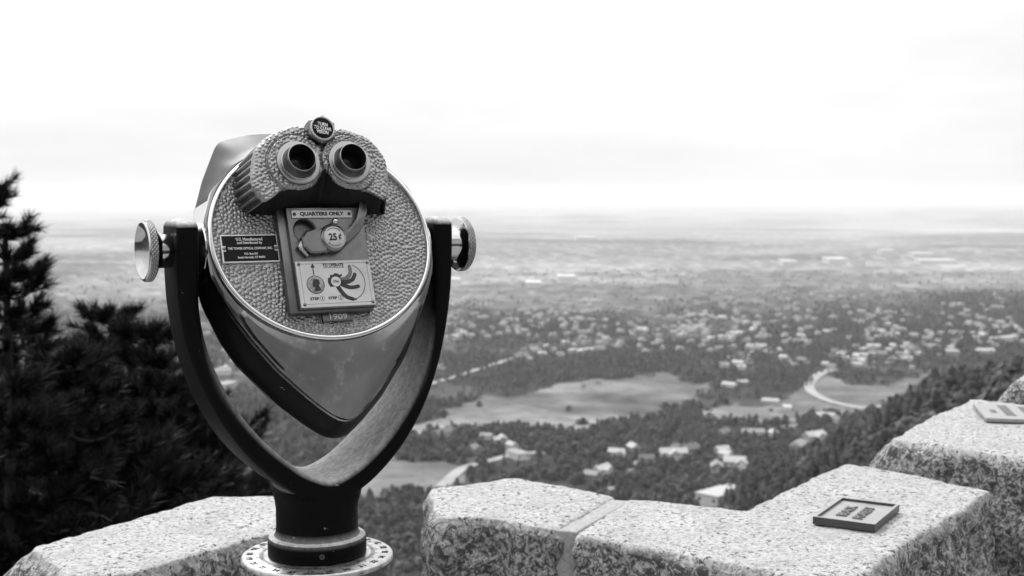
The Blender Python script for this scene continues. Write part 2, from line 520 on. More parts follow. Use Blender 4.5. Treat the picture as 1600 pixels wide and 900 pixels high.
MEADOW = [(560, 690), (650, 668), (700, 640), (770, 622), (830, 610), (870, 600), (950, 596), (1000, 588), (1050, 582), (1062, 602), (1118, 604), (1085, 628), (1040, 645), (1000, 656), (960, 660), (905, 668), (870, 670), (800, 664), (700, 668), (640, 680)]
FIELD = [(520, 726), (600, 716), (700, 718), (735, 735), (725, 752), (690, 768), (600, 775), (520, 778)]
GRASS = [(1195, 640), (1225, 622), (1262, 600), (1290, 585), (1330, 600), (1400, 596), (1450, 580), (1478, 578), (1440, 600), (1390, 628), (1345, 648), (1290, 652), (1230, 648)]
TRACKS = [(1090, 640), (1150, 630), (1215, 640), (1260, 655), (1250, 668), (1170, 660), (1100, 652)]
BLOBS_FOREST = [(880, 575, 240, 26, 1.0), (1080, 690, 190, 45, 1.0), (850, 690, 220, 20, 1.1), (1050, 755, 140, 45, 1.1), (1240, 560, 220, 30, 0.7), (1540, 510, 180, 40, 1.0), (1400, 520, 160, 40, 0.95), (1540, 470, 110, 13, 0.9), (1250, 525, 130, 22, 0.8),
                (1180, 590, 120, 24, 0.9), (640, 810, 120, 40, 1.0), (660, 700, 80, 16, 0.8), (1500, 545, 160, 26, 0.9), (1340, 500, 160, 20, 0.6), (420, 640, 120, 40, 0.5)]
def cover_maps(x, y):
    z = land_z(x, y)
    px, py = to_px(x, y, z)
    base, ridge, d = land_parts(x, y)
    wob = (fbm(x / 60, y / 60, 3, 21) - 0.5)
    wx = px + wob * 40; wy = py + (fbm(x / 32, y / 32, 4, 22) - 0.5) * 26
    forest = np.zeros_like(px)
    for cx, cy, rx, ry, v in BLOBS_FOREST:
        forest = np.maximum(forest, v * np.exp(-(((wx - cx) / rx) ** 4 + ((wy - cy) / ry) ** 4)))
    forest = np.maximum(forest, 0.42 * sstep(455, 500, py) * sstep(0.36, 0.6, fbm(x / 120, y / 120, 3, 31)) * 1.5)
    forest = np.maximum(forest, sstep(5, 16, ridge) * (y < np.interp(x / np.maximum(y, 1), RIDGE_U, RIDGE_D) + 120))
    forest = np.maximum(forest, sstep(790, 820, py) * 0.9)
    open_ = np.zeros_like(px)
    m = in_poly(wx, wy, MEADOW) * 1.0
    f2 = in_poly(wx, wy, FIELD) * 1.0
    gr = in_poly(px + wob * 12, wy, GRASS) * 1.0
    tr = in_poly(px, wy, TRACKS) * 1.0
    open_ = np.clip(m + f2 + gr + tr, 0, 1)
    forest = forest * (1 - open_)
    # albedo of the ground cover
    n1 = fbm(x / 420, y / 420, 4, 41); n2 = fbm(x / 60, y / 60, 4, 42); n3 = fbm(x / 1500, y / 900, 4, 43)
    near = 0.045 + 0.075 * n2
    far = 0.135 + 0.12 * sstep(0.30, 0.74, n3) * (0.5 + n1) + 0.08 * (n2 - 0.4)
    hazed_prairie = 0.27 + 0.06 * (n3 - 0.5) + 0.05 * (n1 - 0.5)                      # dry grassland beyond the town, lightened further to stand in for haze
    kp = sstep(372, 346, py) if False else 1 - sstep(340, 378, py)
    far = far * (1 - kp) + hazed_prairie * kp
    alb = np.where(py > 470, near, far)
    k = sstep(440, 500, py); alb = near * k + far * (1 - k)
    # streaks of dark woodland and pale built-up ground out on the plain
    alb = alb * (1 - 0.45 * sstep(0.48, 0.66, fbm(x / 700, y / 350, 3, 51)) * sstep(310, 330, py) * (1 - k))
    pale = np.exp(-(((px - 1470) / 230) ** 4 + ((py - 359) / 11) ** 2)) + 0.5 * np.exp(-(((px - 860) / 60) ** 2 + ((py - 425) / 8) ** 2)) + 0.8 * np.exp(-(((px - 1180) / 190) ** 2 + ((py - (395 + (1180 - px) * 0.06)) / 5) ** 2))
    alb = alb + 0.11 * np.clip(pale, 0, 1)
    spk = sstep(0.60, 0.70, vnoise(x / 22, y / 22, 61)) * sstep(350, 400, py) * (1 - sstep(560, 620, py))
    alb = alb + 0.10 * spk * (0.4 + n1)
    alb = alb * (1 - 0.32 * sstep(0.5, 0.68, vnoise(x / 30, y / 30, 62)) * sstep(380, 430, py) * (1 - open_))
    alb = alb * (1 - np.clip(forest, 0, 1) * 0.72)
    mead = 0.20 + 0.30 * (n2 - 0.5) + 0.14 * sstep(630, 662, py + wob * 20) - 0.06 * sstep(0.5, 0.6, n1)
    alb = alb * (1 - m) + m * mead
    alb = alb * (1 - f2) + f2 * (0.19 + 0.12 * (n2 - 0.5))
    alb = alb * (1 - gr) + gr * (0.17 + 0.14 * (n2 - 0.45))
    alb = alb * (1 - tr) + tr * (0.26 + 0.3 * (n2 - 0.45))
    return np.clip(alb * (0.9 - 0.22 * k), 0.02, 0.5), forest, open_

def build_land():
    az = np.concatenate([np.radians(np.linspace(-180, -42, 30)), np.radians(np.linspace(-40, 40, 640)), np.radians(np.linspace(42, 178, 30))])
    near = np.geomspace(3.0, 240, 60)
    pys = np.concatenate([np.linspace(1010, 336, 340), np.linspace(334, 312, 30)])
    mid = 209.5 / np.tan((pys - 305) / FPX)
    mid = mid[mid > 250]
    r = np.concatenate([near, mid, [72000.0]])
    R, A = np.meshgrid(r, az, indexing='ij')
    x, y = R * np.sin(A), R * np.cos(A)
    z = land_z(x, y)
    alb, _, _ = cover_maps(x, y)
    v = np.stack([x, y, z], -1).reshape(-1, 3)
    nc = len(az)
    f = grid_faces(len(r), nc, True)[:, ::-1]
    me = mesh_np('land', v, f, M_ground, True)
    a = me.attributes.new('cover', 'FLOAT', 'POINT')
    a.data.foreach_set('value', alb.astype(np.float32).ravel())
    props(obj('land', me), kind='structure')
build_land()

def road(pts, width, name='road'):
    g = [ground_at(*p) for p in pts]
    g = np.array([(a, b) for a, b, _ in g])
    # resample with a Catmull-Rom through the points
    out = []
    for i in range(len(g) - 1):
        p0, p1, p2, p3 = g[max(i - 1, 0)], g[i], g[i + 1], g[min(i + 2, len(g) - 1)]
        for t in np.linspace(0, 1, 9)[:-1]:
            out.append(0.5 * ((2 * p1) + (-p0 + p2) * t + (2 * p0 - 5 * p1 + 4 * p2 - p3) * t ** 2 + (-p0 + 3 * p1 - 3 * p2 + p3) * t ** 3))
    out.append(g[-1]); out = np.array(out)
    t = np.gradient(out, axis=0); t /= np.linalg.norm(t, axis=1)[:, None] + 1e-9
    nrm = np.stack([-t[:, 1], t[:, 0]], -1)
    cols = []
    for k in (-0.5, -0.25, 0, 0.25, 0.5):
        q = out + nrm * width * k
        cols.append(np.stack([q[:, 0], q[:, 1], land_z(q[:, 0], q[:, 1]) + 0.8], -1))
    v = np.stack(cols, 1).reshape(-1, 3)
    props(obj(name, mesh_np(name, v, grid_faces(len(out), 5), M_road, True)), kind='structure')
road([(1305, 577), (1288, 582), (1272, 592), (1264, 604), (1272, 616), (1292, 626), (1318, 633), (1350, 638), (1392, 634)], 11)
road([(1000, 722), (985, 735), (968, 752), (955, 772)], 11)
road([(690, 762), (720, 735), (760, 722), (800, 712), (850, 708)], 9)
road([(800, 560), (700, 592), (640, 616)], 9)
road([(1160, 560), (1185, 545), (1200, 552), (1220, 548)], 9)
road([(1380, 520), (1400, 528), (1420, 540), (1412, 556), (1385, 568)], 9)

# terrace the viewer stands on
bm = bmesh.new(); box_bm(bm, -4, 4, -4, 2.6, -3.0, 0.0, 0.01)
props(obj('terrace', bm_mesh('terrace', bm, M_terrace)), kind='structure')

# ------------------------------------------------------------------ granite parapet
def ring_resample(poly, step, round_r):
    poly = [Vector((p[0], p[1])) for p in poly]
    n = len(poly); pts = []
    for i in range(n):
        a, b, c = poly[i - 1], poly[i], poly[(i + 1) % n]
        r = min(round_r, (a - b).length * 0.4, (c - b).length * 0.4)
        p, q = b + (a - b).normalized() * r, b + (c - b).normalized() * r
        for t in (0.0, 0.25, 0.5, 0.75, 1.0):
            pts.append((1 - t) ** 2 * p + 2 * t * (1 - t) * b + t * t * q)
    pts = np.array([[p.x, p.y] for p in pts])
    seg = np.linalg.norm(np.roll(pts, -1, 0) - pts, axis=1)
    cum = np.concatenate([[0], np.cumsum(seg)])
    m = int(cum[-1] / step)
    s = np.linspace(0, cum[-1], m, endpoint=False)
    cl = np.vstack([pts, pts[:1]])
    return np.stack([np.interp(s, cum, cl[:, 0]), np.interp(s, cum, cl[:, 1])], -1)

def granite_block(name, poly, ztop, zbot, parent, center=None, hew=0.014, flare=0.10, edge=0.006, seed=0, relief=0.0022, flare_dir=None, tilt=(0, 0), step=0.007):
    ring = ring_resample(poly, step, 0.016)
    area = 0.5 * np.sum(ring[:, 0] * np.roll(ring[:, 1], -1) - np.roll(ring[:, 0], -1) * ring[:, 1])
    if area < 0: ring = ring[::-1]
    c = np.array(center) if center is not None else ring.mean(0)
    n = len(ring)
    t = np.roll(ring, -1, 0) - np.roll(ring, 1, 0)
    nrm = np.stack([t[:, 1], -t[:, 0]], -1); nrm /= np.linalg.norm(nrm, axis=1)[:, None]
    off = Vector((seed * 3.7, seed * 1.3, 0))
    def fn(x, y, z, sc_, o=4): return mnoise.fractal(Vector((x, y, z)) * sc_ + off, 1.0, 2.1, o)
    wav = np.array([fn(p[0], p[1], 0.0, 14, 4) + 0.8 * fn(p[0], p[1], 7.0, 45, 3) for p in ring]) * edge * 0.9
    ring = ring + nrm * wav[:, None]
    V = []; H = []
    K = 58
    for k in range(1, K + 1):
        f = (k / K) ** 0.8
        for i in range(n):
            p = c + (ring[i] - c) * f
            dist = np.linalg.norm(ring[i] - p)
            z = ztop + fn(p[0], p[1], 1.0, 7, 5) * relief * 0.9 + fn(p[0], p[1], 5.0, 60, 3) * relief * 0.55
            z -= 0.0035 * math.exp(-dist / 0.010) + 0.009 * math.exp(-dist / 0.003) * (0.6 + 0.6 * abs(fn(p[0], p[1], 2.0, 25)))
            z += (p[0] - c[0]) * tilt[0] + (p[1] - c[1]) * tilt[1]
            V.append((p[0], p[1], z)); H.append(0.0 if dist > 0.004 else 0.5)
    zs = np.concatenate([np.arange(0.012, 0.30, 0.0085), np.linspace(0.31, ztop - zbot, 8)])
    if zs[-1] < 0.31: zs = np.linspace(0.012, ztop - zbot, 20)
    for dz in zs:
        for i in range(n):
            p = ring[i]
            fl = flare
            if flare_dir is not None:
                fl = flare + flare_dir[2] * max(0.0, nrm[i][0] * flare_dir[0] + nrm[i][1] * flare_dir[1])
            o = min(dz, 0.14) * fl + 0.008 * (1 - math.exp(-dz / 0.012))
            q = p + nrm[i] * o
            big = fn(q[0], q[1], dz, 6.5, 3)
            sm = fn(q[0], q[1], dz + 3, 30, 4)
            w = 1 - math.exp(-dz / 0.03)
            q = q + nrm[i] * (big * hew * 1.5 + sm * hew * 0.55) * w
            zz = ztop - dz + fn(q[0], q[1], dz + 9, 20, 3) * 0.004 * w - 0.006
            zz += (p[0] - c[0]) * tilt[0] + (p[1] - c[1]) * tilt[1]
            V.append((q[0], q[1], zz)); H.append(1.0)
    V.append((c[0], c[1], ztop)); H.append(0.0)
    nr = K + len(zs)
    faces = grid_faces(nr, n, True)[:, ::-1]
    ci = len(V) - 1
    tri = np.array([[ci, i, (i + 1) % n] for i in range(n)])
    me = mesh_np(name, np.array(V), [faces, tri], M_granite, True)
    a = me.attributes.new('hewn', 'FLOAT', 'POINT')
    a.data.foreach_set('value', np.array(H, np.float32))
    bm = bmesh.new(); bm.from_mesh(me); bmesh.ops.recalc_face_normals(bm, faces=bm.faces[:]); bm.to_mesh(me); bm.free()
    o = obj(name, me, parent)
    return o

WALL_Z = 0.93
wall = empty('granite_parapet', (0, 0, 0), 'speckled pale granite parapet with stepped rough-hewn blocks round the lookout', 'wall')
b = granite_block('granite_block', [(-0.785, 2.049), (-0.66, 2.255), (-0.565, 2.405), (-0.45, 2.412), (-0.335, 2.40), (-0.315, 2.25), (-0.40, 2.14), (-0.49, 2.02), (-0.581, 1.901), (-0.665, 1.868)],
                  WALL_Z, 0.45, wall, center=(-0.54, 2.16), seed=1, flare_dir=(-0.9, -0.43, 0.75), flare=0.05)
b['label'] = 'block standing alone behind the dial ring, its outer end sloping'
b = granite_block('granite_block', [(-0.165, 2.47), (-0.11, 2.493), (0.0, 2.563), (0.10, 2.495), (0.198, 2.402), (0.078, 2.154), (-0.011, 2.214), (-0.052, 2.243), (-0.075, 2.236), (-0.131, 2.241), (-0.15, 2.33)],
                  WALL_Z, 0.45, wall, center=(0.0, 2.36), seed=2, flare=0.02)
b['label'] = 'short block beside the gap, cracked front face'
b = granite_block('granite_block', [(0.220, 2.396), (0.32, 2.343), (0.42, 2.297), (0.57, 2.51), (0.723, 2.719), (0.83, 2.60), (0.936, 2.46), (0.838, 2.321), (0.681, 2.116), (0.533, 1.897), (0.459, 1.837), (0.383, 1.921), (0.295, 1.997), (0.209, 2.053), (0.106, 2.139)],
                  WALL_Z - 0.002, 0.45, wall, center=(0.50, 2.17), seed=3, flare=0.04, hew=0.02)
b['label'] = 'large corner block that carries the rimmed plaque'
b = granite_block('granite_block', [(0.806, 2.700), (0.995, 3.00), (1.183, 3.249), (1.29, 3.13), (1.40, 2.99), (1.20, 2.71), (1.04, 2.475)],
                  0.982, 0.45, wall, center=(1.10, 2.86), seed=4, flare=0.08, flare_dir=(-0.8, 0.5, 0.55), hew=0.012)
b['label'] = 'stepped-up block with the flat plaque on it'
b = granite_block('granite_block', [(1.30, 3.275), (1.49, 3.56), (1.70, 3.86), (1.93, 3.60), (1.71, 3.28), (1.51, 3.02)],
                  1.03, 0.45, wall, center=(1.60, 3.43), seed=5, flare=0.08, flare_dir=(-0.8, 0.5, 0.55), hew=0.012, step=0.012)
b['label'] = 'highest block at the edge of the photo'
# mortar joint between the short block and the corner block
bm = bmesh.new()
prism_bm(bm, [(0.182, 2.392), (0.224, 2.380), (0.110, 2.155), (0.070, 2.168)], 0.46, WALL_Z - 0.005, 0.003)
obj('mortar_joint', bm_mesh('mortar_joint', bm, M_mortar), wall)
# lower courses on which the blocks stand
def course(poly, z0, z1):
    bm = bmesh.new(); prism_bm(bm, poly, z0, z1)
    obj('base_course', bm_mesh('base_course', bm, M_granite), wall)
course([(-0.82, 2.02), (-0.58, 2.45), (0.0, 2.60), (0.22, 2.45), (0.43, 2.34), (0.42, 2.0), (0.07, 2.10), (-0.15, 2.20), (-0.36, 2.10), (-0.58, 1.86), (-0.70, 1.83)], -2.5, 0.455)
course([(0.43, 2.34), (0.72, 2.76), (1.17, 3.30), (1.62, 3.92), (1.90, 3.62), (1.45, 2.98), (0.97, 2.44), (0.86, 2.28), (0.46, 1.80), (0.36, 1.92)], -2.5, 0.452)

# ------------------------------------------------------------------ plaques lying on the parapet
def plaque(name, label, corner, ex, ey, w, h, z, thick, rim, lines, side_shade_mat, frame_rim=True):
    """corner: near left corner; ex along the width, ey along the length (text runs along ey)"""
    ex = Vector((ex[0], ex[1], 0)).normalized()
    ey = Vector((ey[0], ey[1], 0)); ey = (ey - ex * ey.dot(ex)).normalized()
    M = Matrix(((ex.x, ey.x, 0, corner[0]), (ex.y, ey.y, 0, corner[1]), (0, 0, 1, z), (0, 0, 0, 1)))
    root = empty(name, (0, 0, 0), label, 'plaque')
    root.location = (corner[0], corner[1], z)
    Mi = Matrix.Translation(-root.location) @ M
    bm = bmesh.new()
    if frame_rim:
        box_bm(bm, rim, w - rim, rim, h - rim, 0.002, thick - 0.005)
    else:
        box_bm(bm, 0, w, 0, h, 0.0, thick, 0.0015)
    p = obj('plaque_plate', xf(bm_mesh('plaque_plate', bm, M_bronze), Mi), root)
    if frame_rim:
        bm = bmesh.new()
        for (a, b2, c, d) in ((0, w, 0, rim), (0, w, h - rim, h), (0, rim, rim, h - rim), (w - rim, w, rim, h - rim)):
            box_bm(bm, a, b2, c, d, 0.0, thick)
        bmesh.ops.remove_doubles(bm, verts=bm.verts[:], dist=1e-5)
        me = bm_mesh('plaque_frame', bm, M_bronze)
        me.materials.append(side_shade_mat)
        for pl in me.polygons:
            if abs(pl.normal.z) < 0.5: pl.material_index = 1  # dark colour on upright faces paints in the shade of the rim
        obj('plaque_frame', xf(me, Mi), root)
    zt = (thick - 0.005) if frame_rim else thick
    for (body, cx, cy, lw, lh, mat) in lines:
        me = text_mesh('lettering', body, mat, lw, lh, (cx, cy), zt - 0.0003, 0.003, PI / 2, 0.02, Mi)
        obj('lettering', me, root)
    return root
plaque('direction_plaque', 'rimmed metal plaque with two lines of raised lettering on the corner block', (0.5217, 2.1854), (0.0940, -0.0560), (0.0687, 0.1563), 0.107, 0.166, WALL_Z + 0.001, 0.0135, 0.005,
       [('BLACK', 0.036, 0.083, 0.076, 0.018, M_greyink), ('FOREST', 0.066, 0.083, 0.088, 0.018, M_greyink)], M_iron)
p2 = plaque('direction_plaque', 'thin flat plaque with faint worn printing on the stepped-up block', (1.0818, 2.8911), (0.0795, -0.0168), (0.0536, 0.2084), 0.22, 0.212, 0.984, 0.009, 0.006, [], M_iron, frame_rim=False)
# its printing is worn past reading: short upright strokes in three columns
ex2 = Vector((0.0795, -0.0168, 0)).normalized(); ey2 = Vector((0.0536, 0.2084, 0)); ey2 = (ey2 - ex2 * ey2.dot(ex2)).normalized()
for cx_, lw_, y0_, y1_ in ((0.030, 0.014, 0.075, 0.125), (0.062, 0.022, 0.04, 0.19), (0.108, 0.024, 0.05, 0.17), (0.155, 0.022, 0.04, 0.18)):
    bm = bmesh.new(); y_ = y0_
    while y_ < y1_:
        w_ = random.uniform(0.006, 0.011)
        vs = [ex2 * (cx_ + dx * lw_ / 2) + ey2 * (y_ + dy * w_) + Vector((0, 0, 0.0093)) for dx, dy in ((-1, 0), (1, 0), (1, 1), (-1, 1))]
        bm.faces.new([bm.verts.new(v) for v in vs]); y_ += w_ + 0.0025
    obj('worn_printing', bm_mesh('worn_printing', bm, M_greyink), p2)

# ------------------------------------------------------------------ coin operated binoculars
PSI, TH = math.radians(31), math.radians(20)
PIV = Vector((-0.229, 1.48, 1.44))
BASE = Vector((-0.229, 1.48, 0.0))
AX_D = Vector((-math.sin(PSI) * math.cos(TH), math.cos(PSI) * math.cos(TH), -math.sin(TH)))
AX_R = Vector((math.cos(PSI), math.sin(PSI), 0))
AX_U = Vector((-math.sin(PSI) * math.sin(TH), math.cos(PSI) * math.sin(TH), math.cos(TH)))
AX_N = Vector((-math.sin(PSI), math.cos(PSI), 0))
FO = PIV - AX_D * 0.030 - BASE
S = 0.001                                            # the head is laid out in millimetres
def frame(xa, ya, za, o, s=1.0):
    return Matrix(((xa.x * s, ya.x * s, za.x * s, o.x), (xa.y * s, ya.y * s, za.y * s, o.y), (xa.z * s, ya.z * s, za.z * s, o.z), (0, 0, 0, 1)))
MF = frame(AX_R, AX_U, -AX_D, FO, S)                  # face frame: x right, y up, z towards the user
MY = frame(AX_R, Vector((0, 0, 1)), -AX_N, PIV - BASE, S)    # yoke frame: x along pivot, y up, z towards user
ML = frame(Vector((1, 0, 0)), Vector((0, 1, 0)), Vector((0, 0, 1)), Vector((0, 0, 0)), S)
view = empty('coin_binoculars', BASE, 'metal coin-operated sightseeing binoculars with hammered face in a black yoke', 'binoculars')
def part(name, me, parent=view): return obj(name, me, parent)

# pedestal, dial ring, column
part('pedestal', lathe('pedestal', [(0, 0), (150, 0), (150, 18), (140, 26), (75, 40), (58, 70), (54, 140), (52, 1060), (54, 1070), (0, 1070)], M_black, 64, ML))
dial = part('dial_ring', lathe('dial_ring', [(50, 1072), (86, 1072), (88.5, 1073.5), (88.5, 1077.5), (87.5, 1079), (86, 1080), (50, 1080)], M_dial, 96, ML))
bm = bmesh.new()
for k in range(120):
    a = 2 * PI * k / 120
    l0, l1 = (62.5, 71 if k % 5 == 0 else 67.5)
    wd = 0.55
    ca, sa = math.cos(a), math.sin(a)
    q = [(l0, -wd), (l1, -wd), (l1, wd), (l0, wd)]
    vs = [bm.verts.new((x * ca - y * sa, x * sa + y * ca, 1080.35)) for x, y in q]
    bm.faces.new(vs)
me = bm_mesh('scale_mark', bm, M_ink)
o = part('dial_scale', xf(me, ML), dial); o['kind'] = 'stuff'
for k in range(24):
    a = 2 * PI * k / 24 + 0.05
    R3 = Matrix.Rotation(a + PI / 2, 4, 'Z')
    me = text_mesh('numeral', str((k * 15) // 10 if k else 36), M_ink, 9.0, 7.5, (0, -79), 1080.0, 0.35, 0, 0.02, ML @ R3)
    part('numeral', me, dial)
secs = [(0.01, 1080.4, 2), (56.5, 1080.4, 2), (57.5, 1082, 2), (57.5, 1098, 2), (56.2, 1102, 2), (50, 1104, 2), (48.2, 1108, 2), (47.6, 1115, 2), (47.6, 1135, 2), (47.7, 1145, 2.3), (48.1, 1150, 2.6), (48.4, 1157, 2.9), (47.5, 1162, 3), (0.01, 1163, 3)]
a = np.linspace(0, 2 * PI, 96, endpoint=False)
V = []
for r_, z_, e_ in secs:
    k_ = r_ / (np.abs(np.cos(a)) ** e_ + np.abs(np.sin(a)) ** e_) ** (1.0 / e_)
    V.append(np.stack([k_ * np.cos(a), k_ * np.sin(a), np.full(96, z_)], -1))
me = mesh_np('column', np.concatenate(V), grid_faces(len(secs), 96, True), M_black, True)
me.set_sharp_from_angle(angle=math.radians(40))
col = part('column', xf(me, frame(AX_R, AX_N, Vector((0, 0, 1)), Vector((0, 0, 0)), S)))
me = lathe('set_screw', [(0, 0), (3.2, 0), (3.2, 1.5), (1.2, 1.8), (1.2, 0.6), (0, 0.6)], M_iron, 16)
dirv = Vector((0.24, -0.97, 0)).normalized()
me.transform(frame(Vector((-dirv.y, dirv.x, 0)), Vector((0, 0, 1)), dirv, dirv * 0.0572 + Vector((0, 0, 1.091)), S))
part('set_screw', me, col)

# yoke: a swept bar that widens towards the column
def build_yoke():
    path = [(-155.5, 26, 26, 30), (-155.5, 10, 26.5, 30), (-155.5, -30, 26, 29), (-154.5, -62, 24, 28), (-148.5, -100, 23, 29), (-137, -138, 23, 33), (-118, -178, 24, 39), (-93, -214, 26, 44), (-65, -243, 27, 47.5), (-35, -266, 28, 48), (0, -279, 30, 48)]
    P = [(x, y, t, d) for x, y, t, d in path] + [(-x, y, t, d) for x, y, t, d in path[-2::-1]]
    P = np.array(P, float)
    # smooth resample
    s = np.linspace(0, len(P) - 1, 97)
    def cr(col):
        out = []
        for q in s:
            i = min(int(q), len(P) - 2); t = q - i
            p0, p1, p2, p3 = P[max(i - 1, 0), col], P[i, col], P[i + 1, col], P[min(i + 2, len(P) - 1), col]
            out.append(0.5 * (2 * p1 + (-p0 + p2) * t + (2 * p0 - 5 * p1 + 4 * p2 - p3) * t * t + (-p0 + 3 * p1 - 3 * p2 + p3) * t ** 3))
        return np.array(out)
    X, Y, T, D = cr(0), cr(1), cr(2), cr(3)
    tx, ty = np.gradient(X), np.gradient(Y)
    ln = np.hypot(tx, ty); tx /= ln; ty /= ln
    nx, ny = -ty, tx                                   # inner side
    # rounded rectangle section
    sec = []
    for cx, cy, a0 in ((1, 1, 0), (-1, 1, 90), (-1, -1, 180), (1, -1, 270)):
        for a in np.radians(np.linspace(a0, a0 + 90, 6)): sec.append((cx, cy, math.cos(a), math.sin(a)))
    V = []
    rr = 7.0
    for i in range(len(s)):
        for cx, cy, ca, sa in sec:
            u = cx * (T[i] / 2 - 1.0 - rr) + rr * ca
            w = cy * (D[i] - rr) + rr * sa
            V.append((X[i] + nx[i] * u, Y[i] + ny[i] * u, w))
    n = len(sec)
    # domed caps
    V = np.array(V)
    caps = []
    for i, sg in ((0, -1), (len(s) - 1, 1)):
        c = V[i * n:(i + 1) * n].mean(0)
        for k, (f, h) in enumerate(((0.90, 4), (0.66, 7.5), (0.0, 9))):
            ring = c + (V[i * n:(i + 1) * n] - c) * f
            ring = ring + np.array([tx[i], ty[i], 0]) * sg * h
            caps.append((i, ring))
    rings = [caps[2][1], caps[1][1], caps[0][1]] + [V[i * n:(i + 1) * n] for i in range(len(s))] + [caps[3][1], caps[4][1], caps[5][1]]
    V = np.concatenate(rings)
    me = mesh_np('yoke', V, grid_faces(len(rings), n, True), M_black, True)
    bm = bmesh.new(); bm.from_mesh(me)
    bmesh.ops.remove_doubles(bm, verts=bm.verts[:], dist=1e-5)
    bmesh.ops.recalc_face_normals(bm, faces=bm.faces[:]); bm.to_mesh(me); bm.free()
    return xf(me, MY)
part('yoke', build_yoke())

# side knobs with a knurled rim and a dished face
def knob(sign):
    MK = frame(Vector((0, 0, 1)), AX_R.cross(Vector((0, 0, 1))) * 1.0 if sign > 0 else Vector((0, 0, 1)).cross(AX_R) * -1.0, AX_R * sign, PIV - BASE, S)
    MK = frame(Vector((0, 0, 1)), (AX_R * sign).cross(Vector((0, 0, 1))), AX_R * sign, PIV - BASE, S)
    prof = [(15, 160), (19, 168), (19.2, 180), (20.5, 183), (24, 185), (29.5, 186.6), (31.5, 187.6), (32.4, 188.4)]
    prof2 = [(32.4, 196.6), (31.6, 197.6), (30.4, 198.0), (29.6, 197.4), (24, 192), (16, 188.2), (0, 187.4)]
    k = part('adjusting_knob', lathe('adjusting_knob', prof + prof2, M_knob, 72, MK))
    # knurl: diamond relief round the rim
    na, nz = 378, 34
    a = np.linspace(0, 2 * PI, na, endpoint=False)[None, :]
    z = np.linspace(188.4, 196.6, nz)[:, None]
    u = a * 32.6
    p1 = np.abs(((u / 4.65 + z / 4.1) % 1.0) - 0.5) * 2
    p2 = np.abs(((u / 4.65 - z / 4.1) % 1.0) - 0.5) * 2
    hgt = np.minimum(np.minimum(p1, p2) * 2.0, 1.0) * 1.25
    hgt = hgt * np.clip(np.minimum(z - 188.4, 196.6 - z) / 0.8, 0, 1)
    r = 32.45 + hgt
    v = np.stack([r * np.cos(a), r * np.sin(a), z + 0 * a], -1).reshape(-1, 3)
    part('knurled_rim', xf(mesh_np('knurled_rim', v, grid_faces(nz, na, True), M_knurl, True), MK), k)
    # collar between yoke and housing
    part('pivot_collar', lathe('pivot_collar', [(14, 120), (30, 128), (30, 137), (27, 139), (24, 142.5), (14, 143)], M_chrome, 48, MK))
knob(-1); knob(1)

# housing: sections lofted from the lip back to the far end
NA = 288
ANG = np.linspace(0, 2 * PI, NA, endpoint=False)
def ellipse_r(a, b, ang, cx=0, cy=0):
    # polar radius about the origin of an ellipse centred (cx,cy)
    ct, st = np.cos(ang), np.sin(ang)
    A = (ct / a) ** 2 + (st / b) ** 2; B = -2 * (ct * cx / a ** 2 + st * cy / b ** 2); C = (cx / a) ** 2 + (cy / b) ** 2 - 1
    return (-B + np.sqrt(B * B - 4 * A * C)) / (2 * A)
def poly_r(pts, smooth=5):
    pts = np.array(pts + [(-x, y) for x, y in pts[::-1] if abs(x) > 1e-6], float)
    # dense straight polyline -> polar radius -> smoothing
    cl = np.vstack([pts, pts[:1]])
    dn = np.concatenate([cl[i] + (cl[i + 1] - cl[i]) * np.linspace(0, 1, 60, endpoint=False)[:, None] for i in range(len(pts))])
    th = np.arctan2(dn[:, 1], dn[:, 0]) % (2 * PI)
    r = np.hypot(dn[:, 0], dn[:, 1])
    o = np.argsort(th); th, r = th[o], r[o]
    th = np.concatenate([th - 2 * PI, th, th + 2 * PI]); r = np.concatenate([r, r, r])
    q = np.interp(ANG, th, r)
    ker = np.ones(smooth) / smooth
    for _ in range(2):
        q = np.convolve(np.concatenate([q[-smooth:], q, q[:smooth]]), ker, 'same')[smooth:-smooth]
    return q
LIP_A, LIP_B = 134.5, 119.0
TEAR = [(0, 119), (50, 112), (92, 92), (120, 62), (134, 25), (137, -10), (135.5, -40), (126, -62), (114, -86), (97, -114), (73, -147), (48, -174), (26, -195), (10, -207), (0, -210)]
REAR = [(0, 147), (30, 146), (55, 144), (90, 135), (96, 129), (117, 86), (132, 45), (139, 8), (140, -30), (134, -62), (118, -104), (102, -132), (63, -178), (34, -204), (14, -219), (0, -222)]
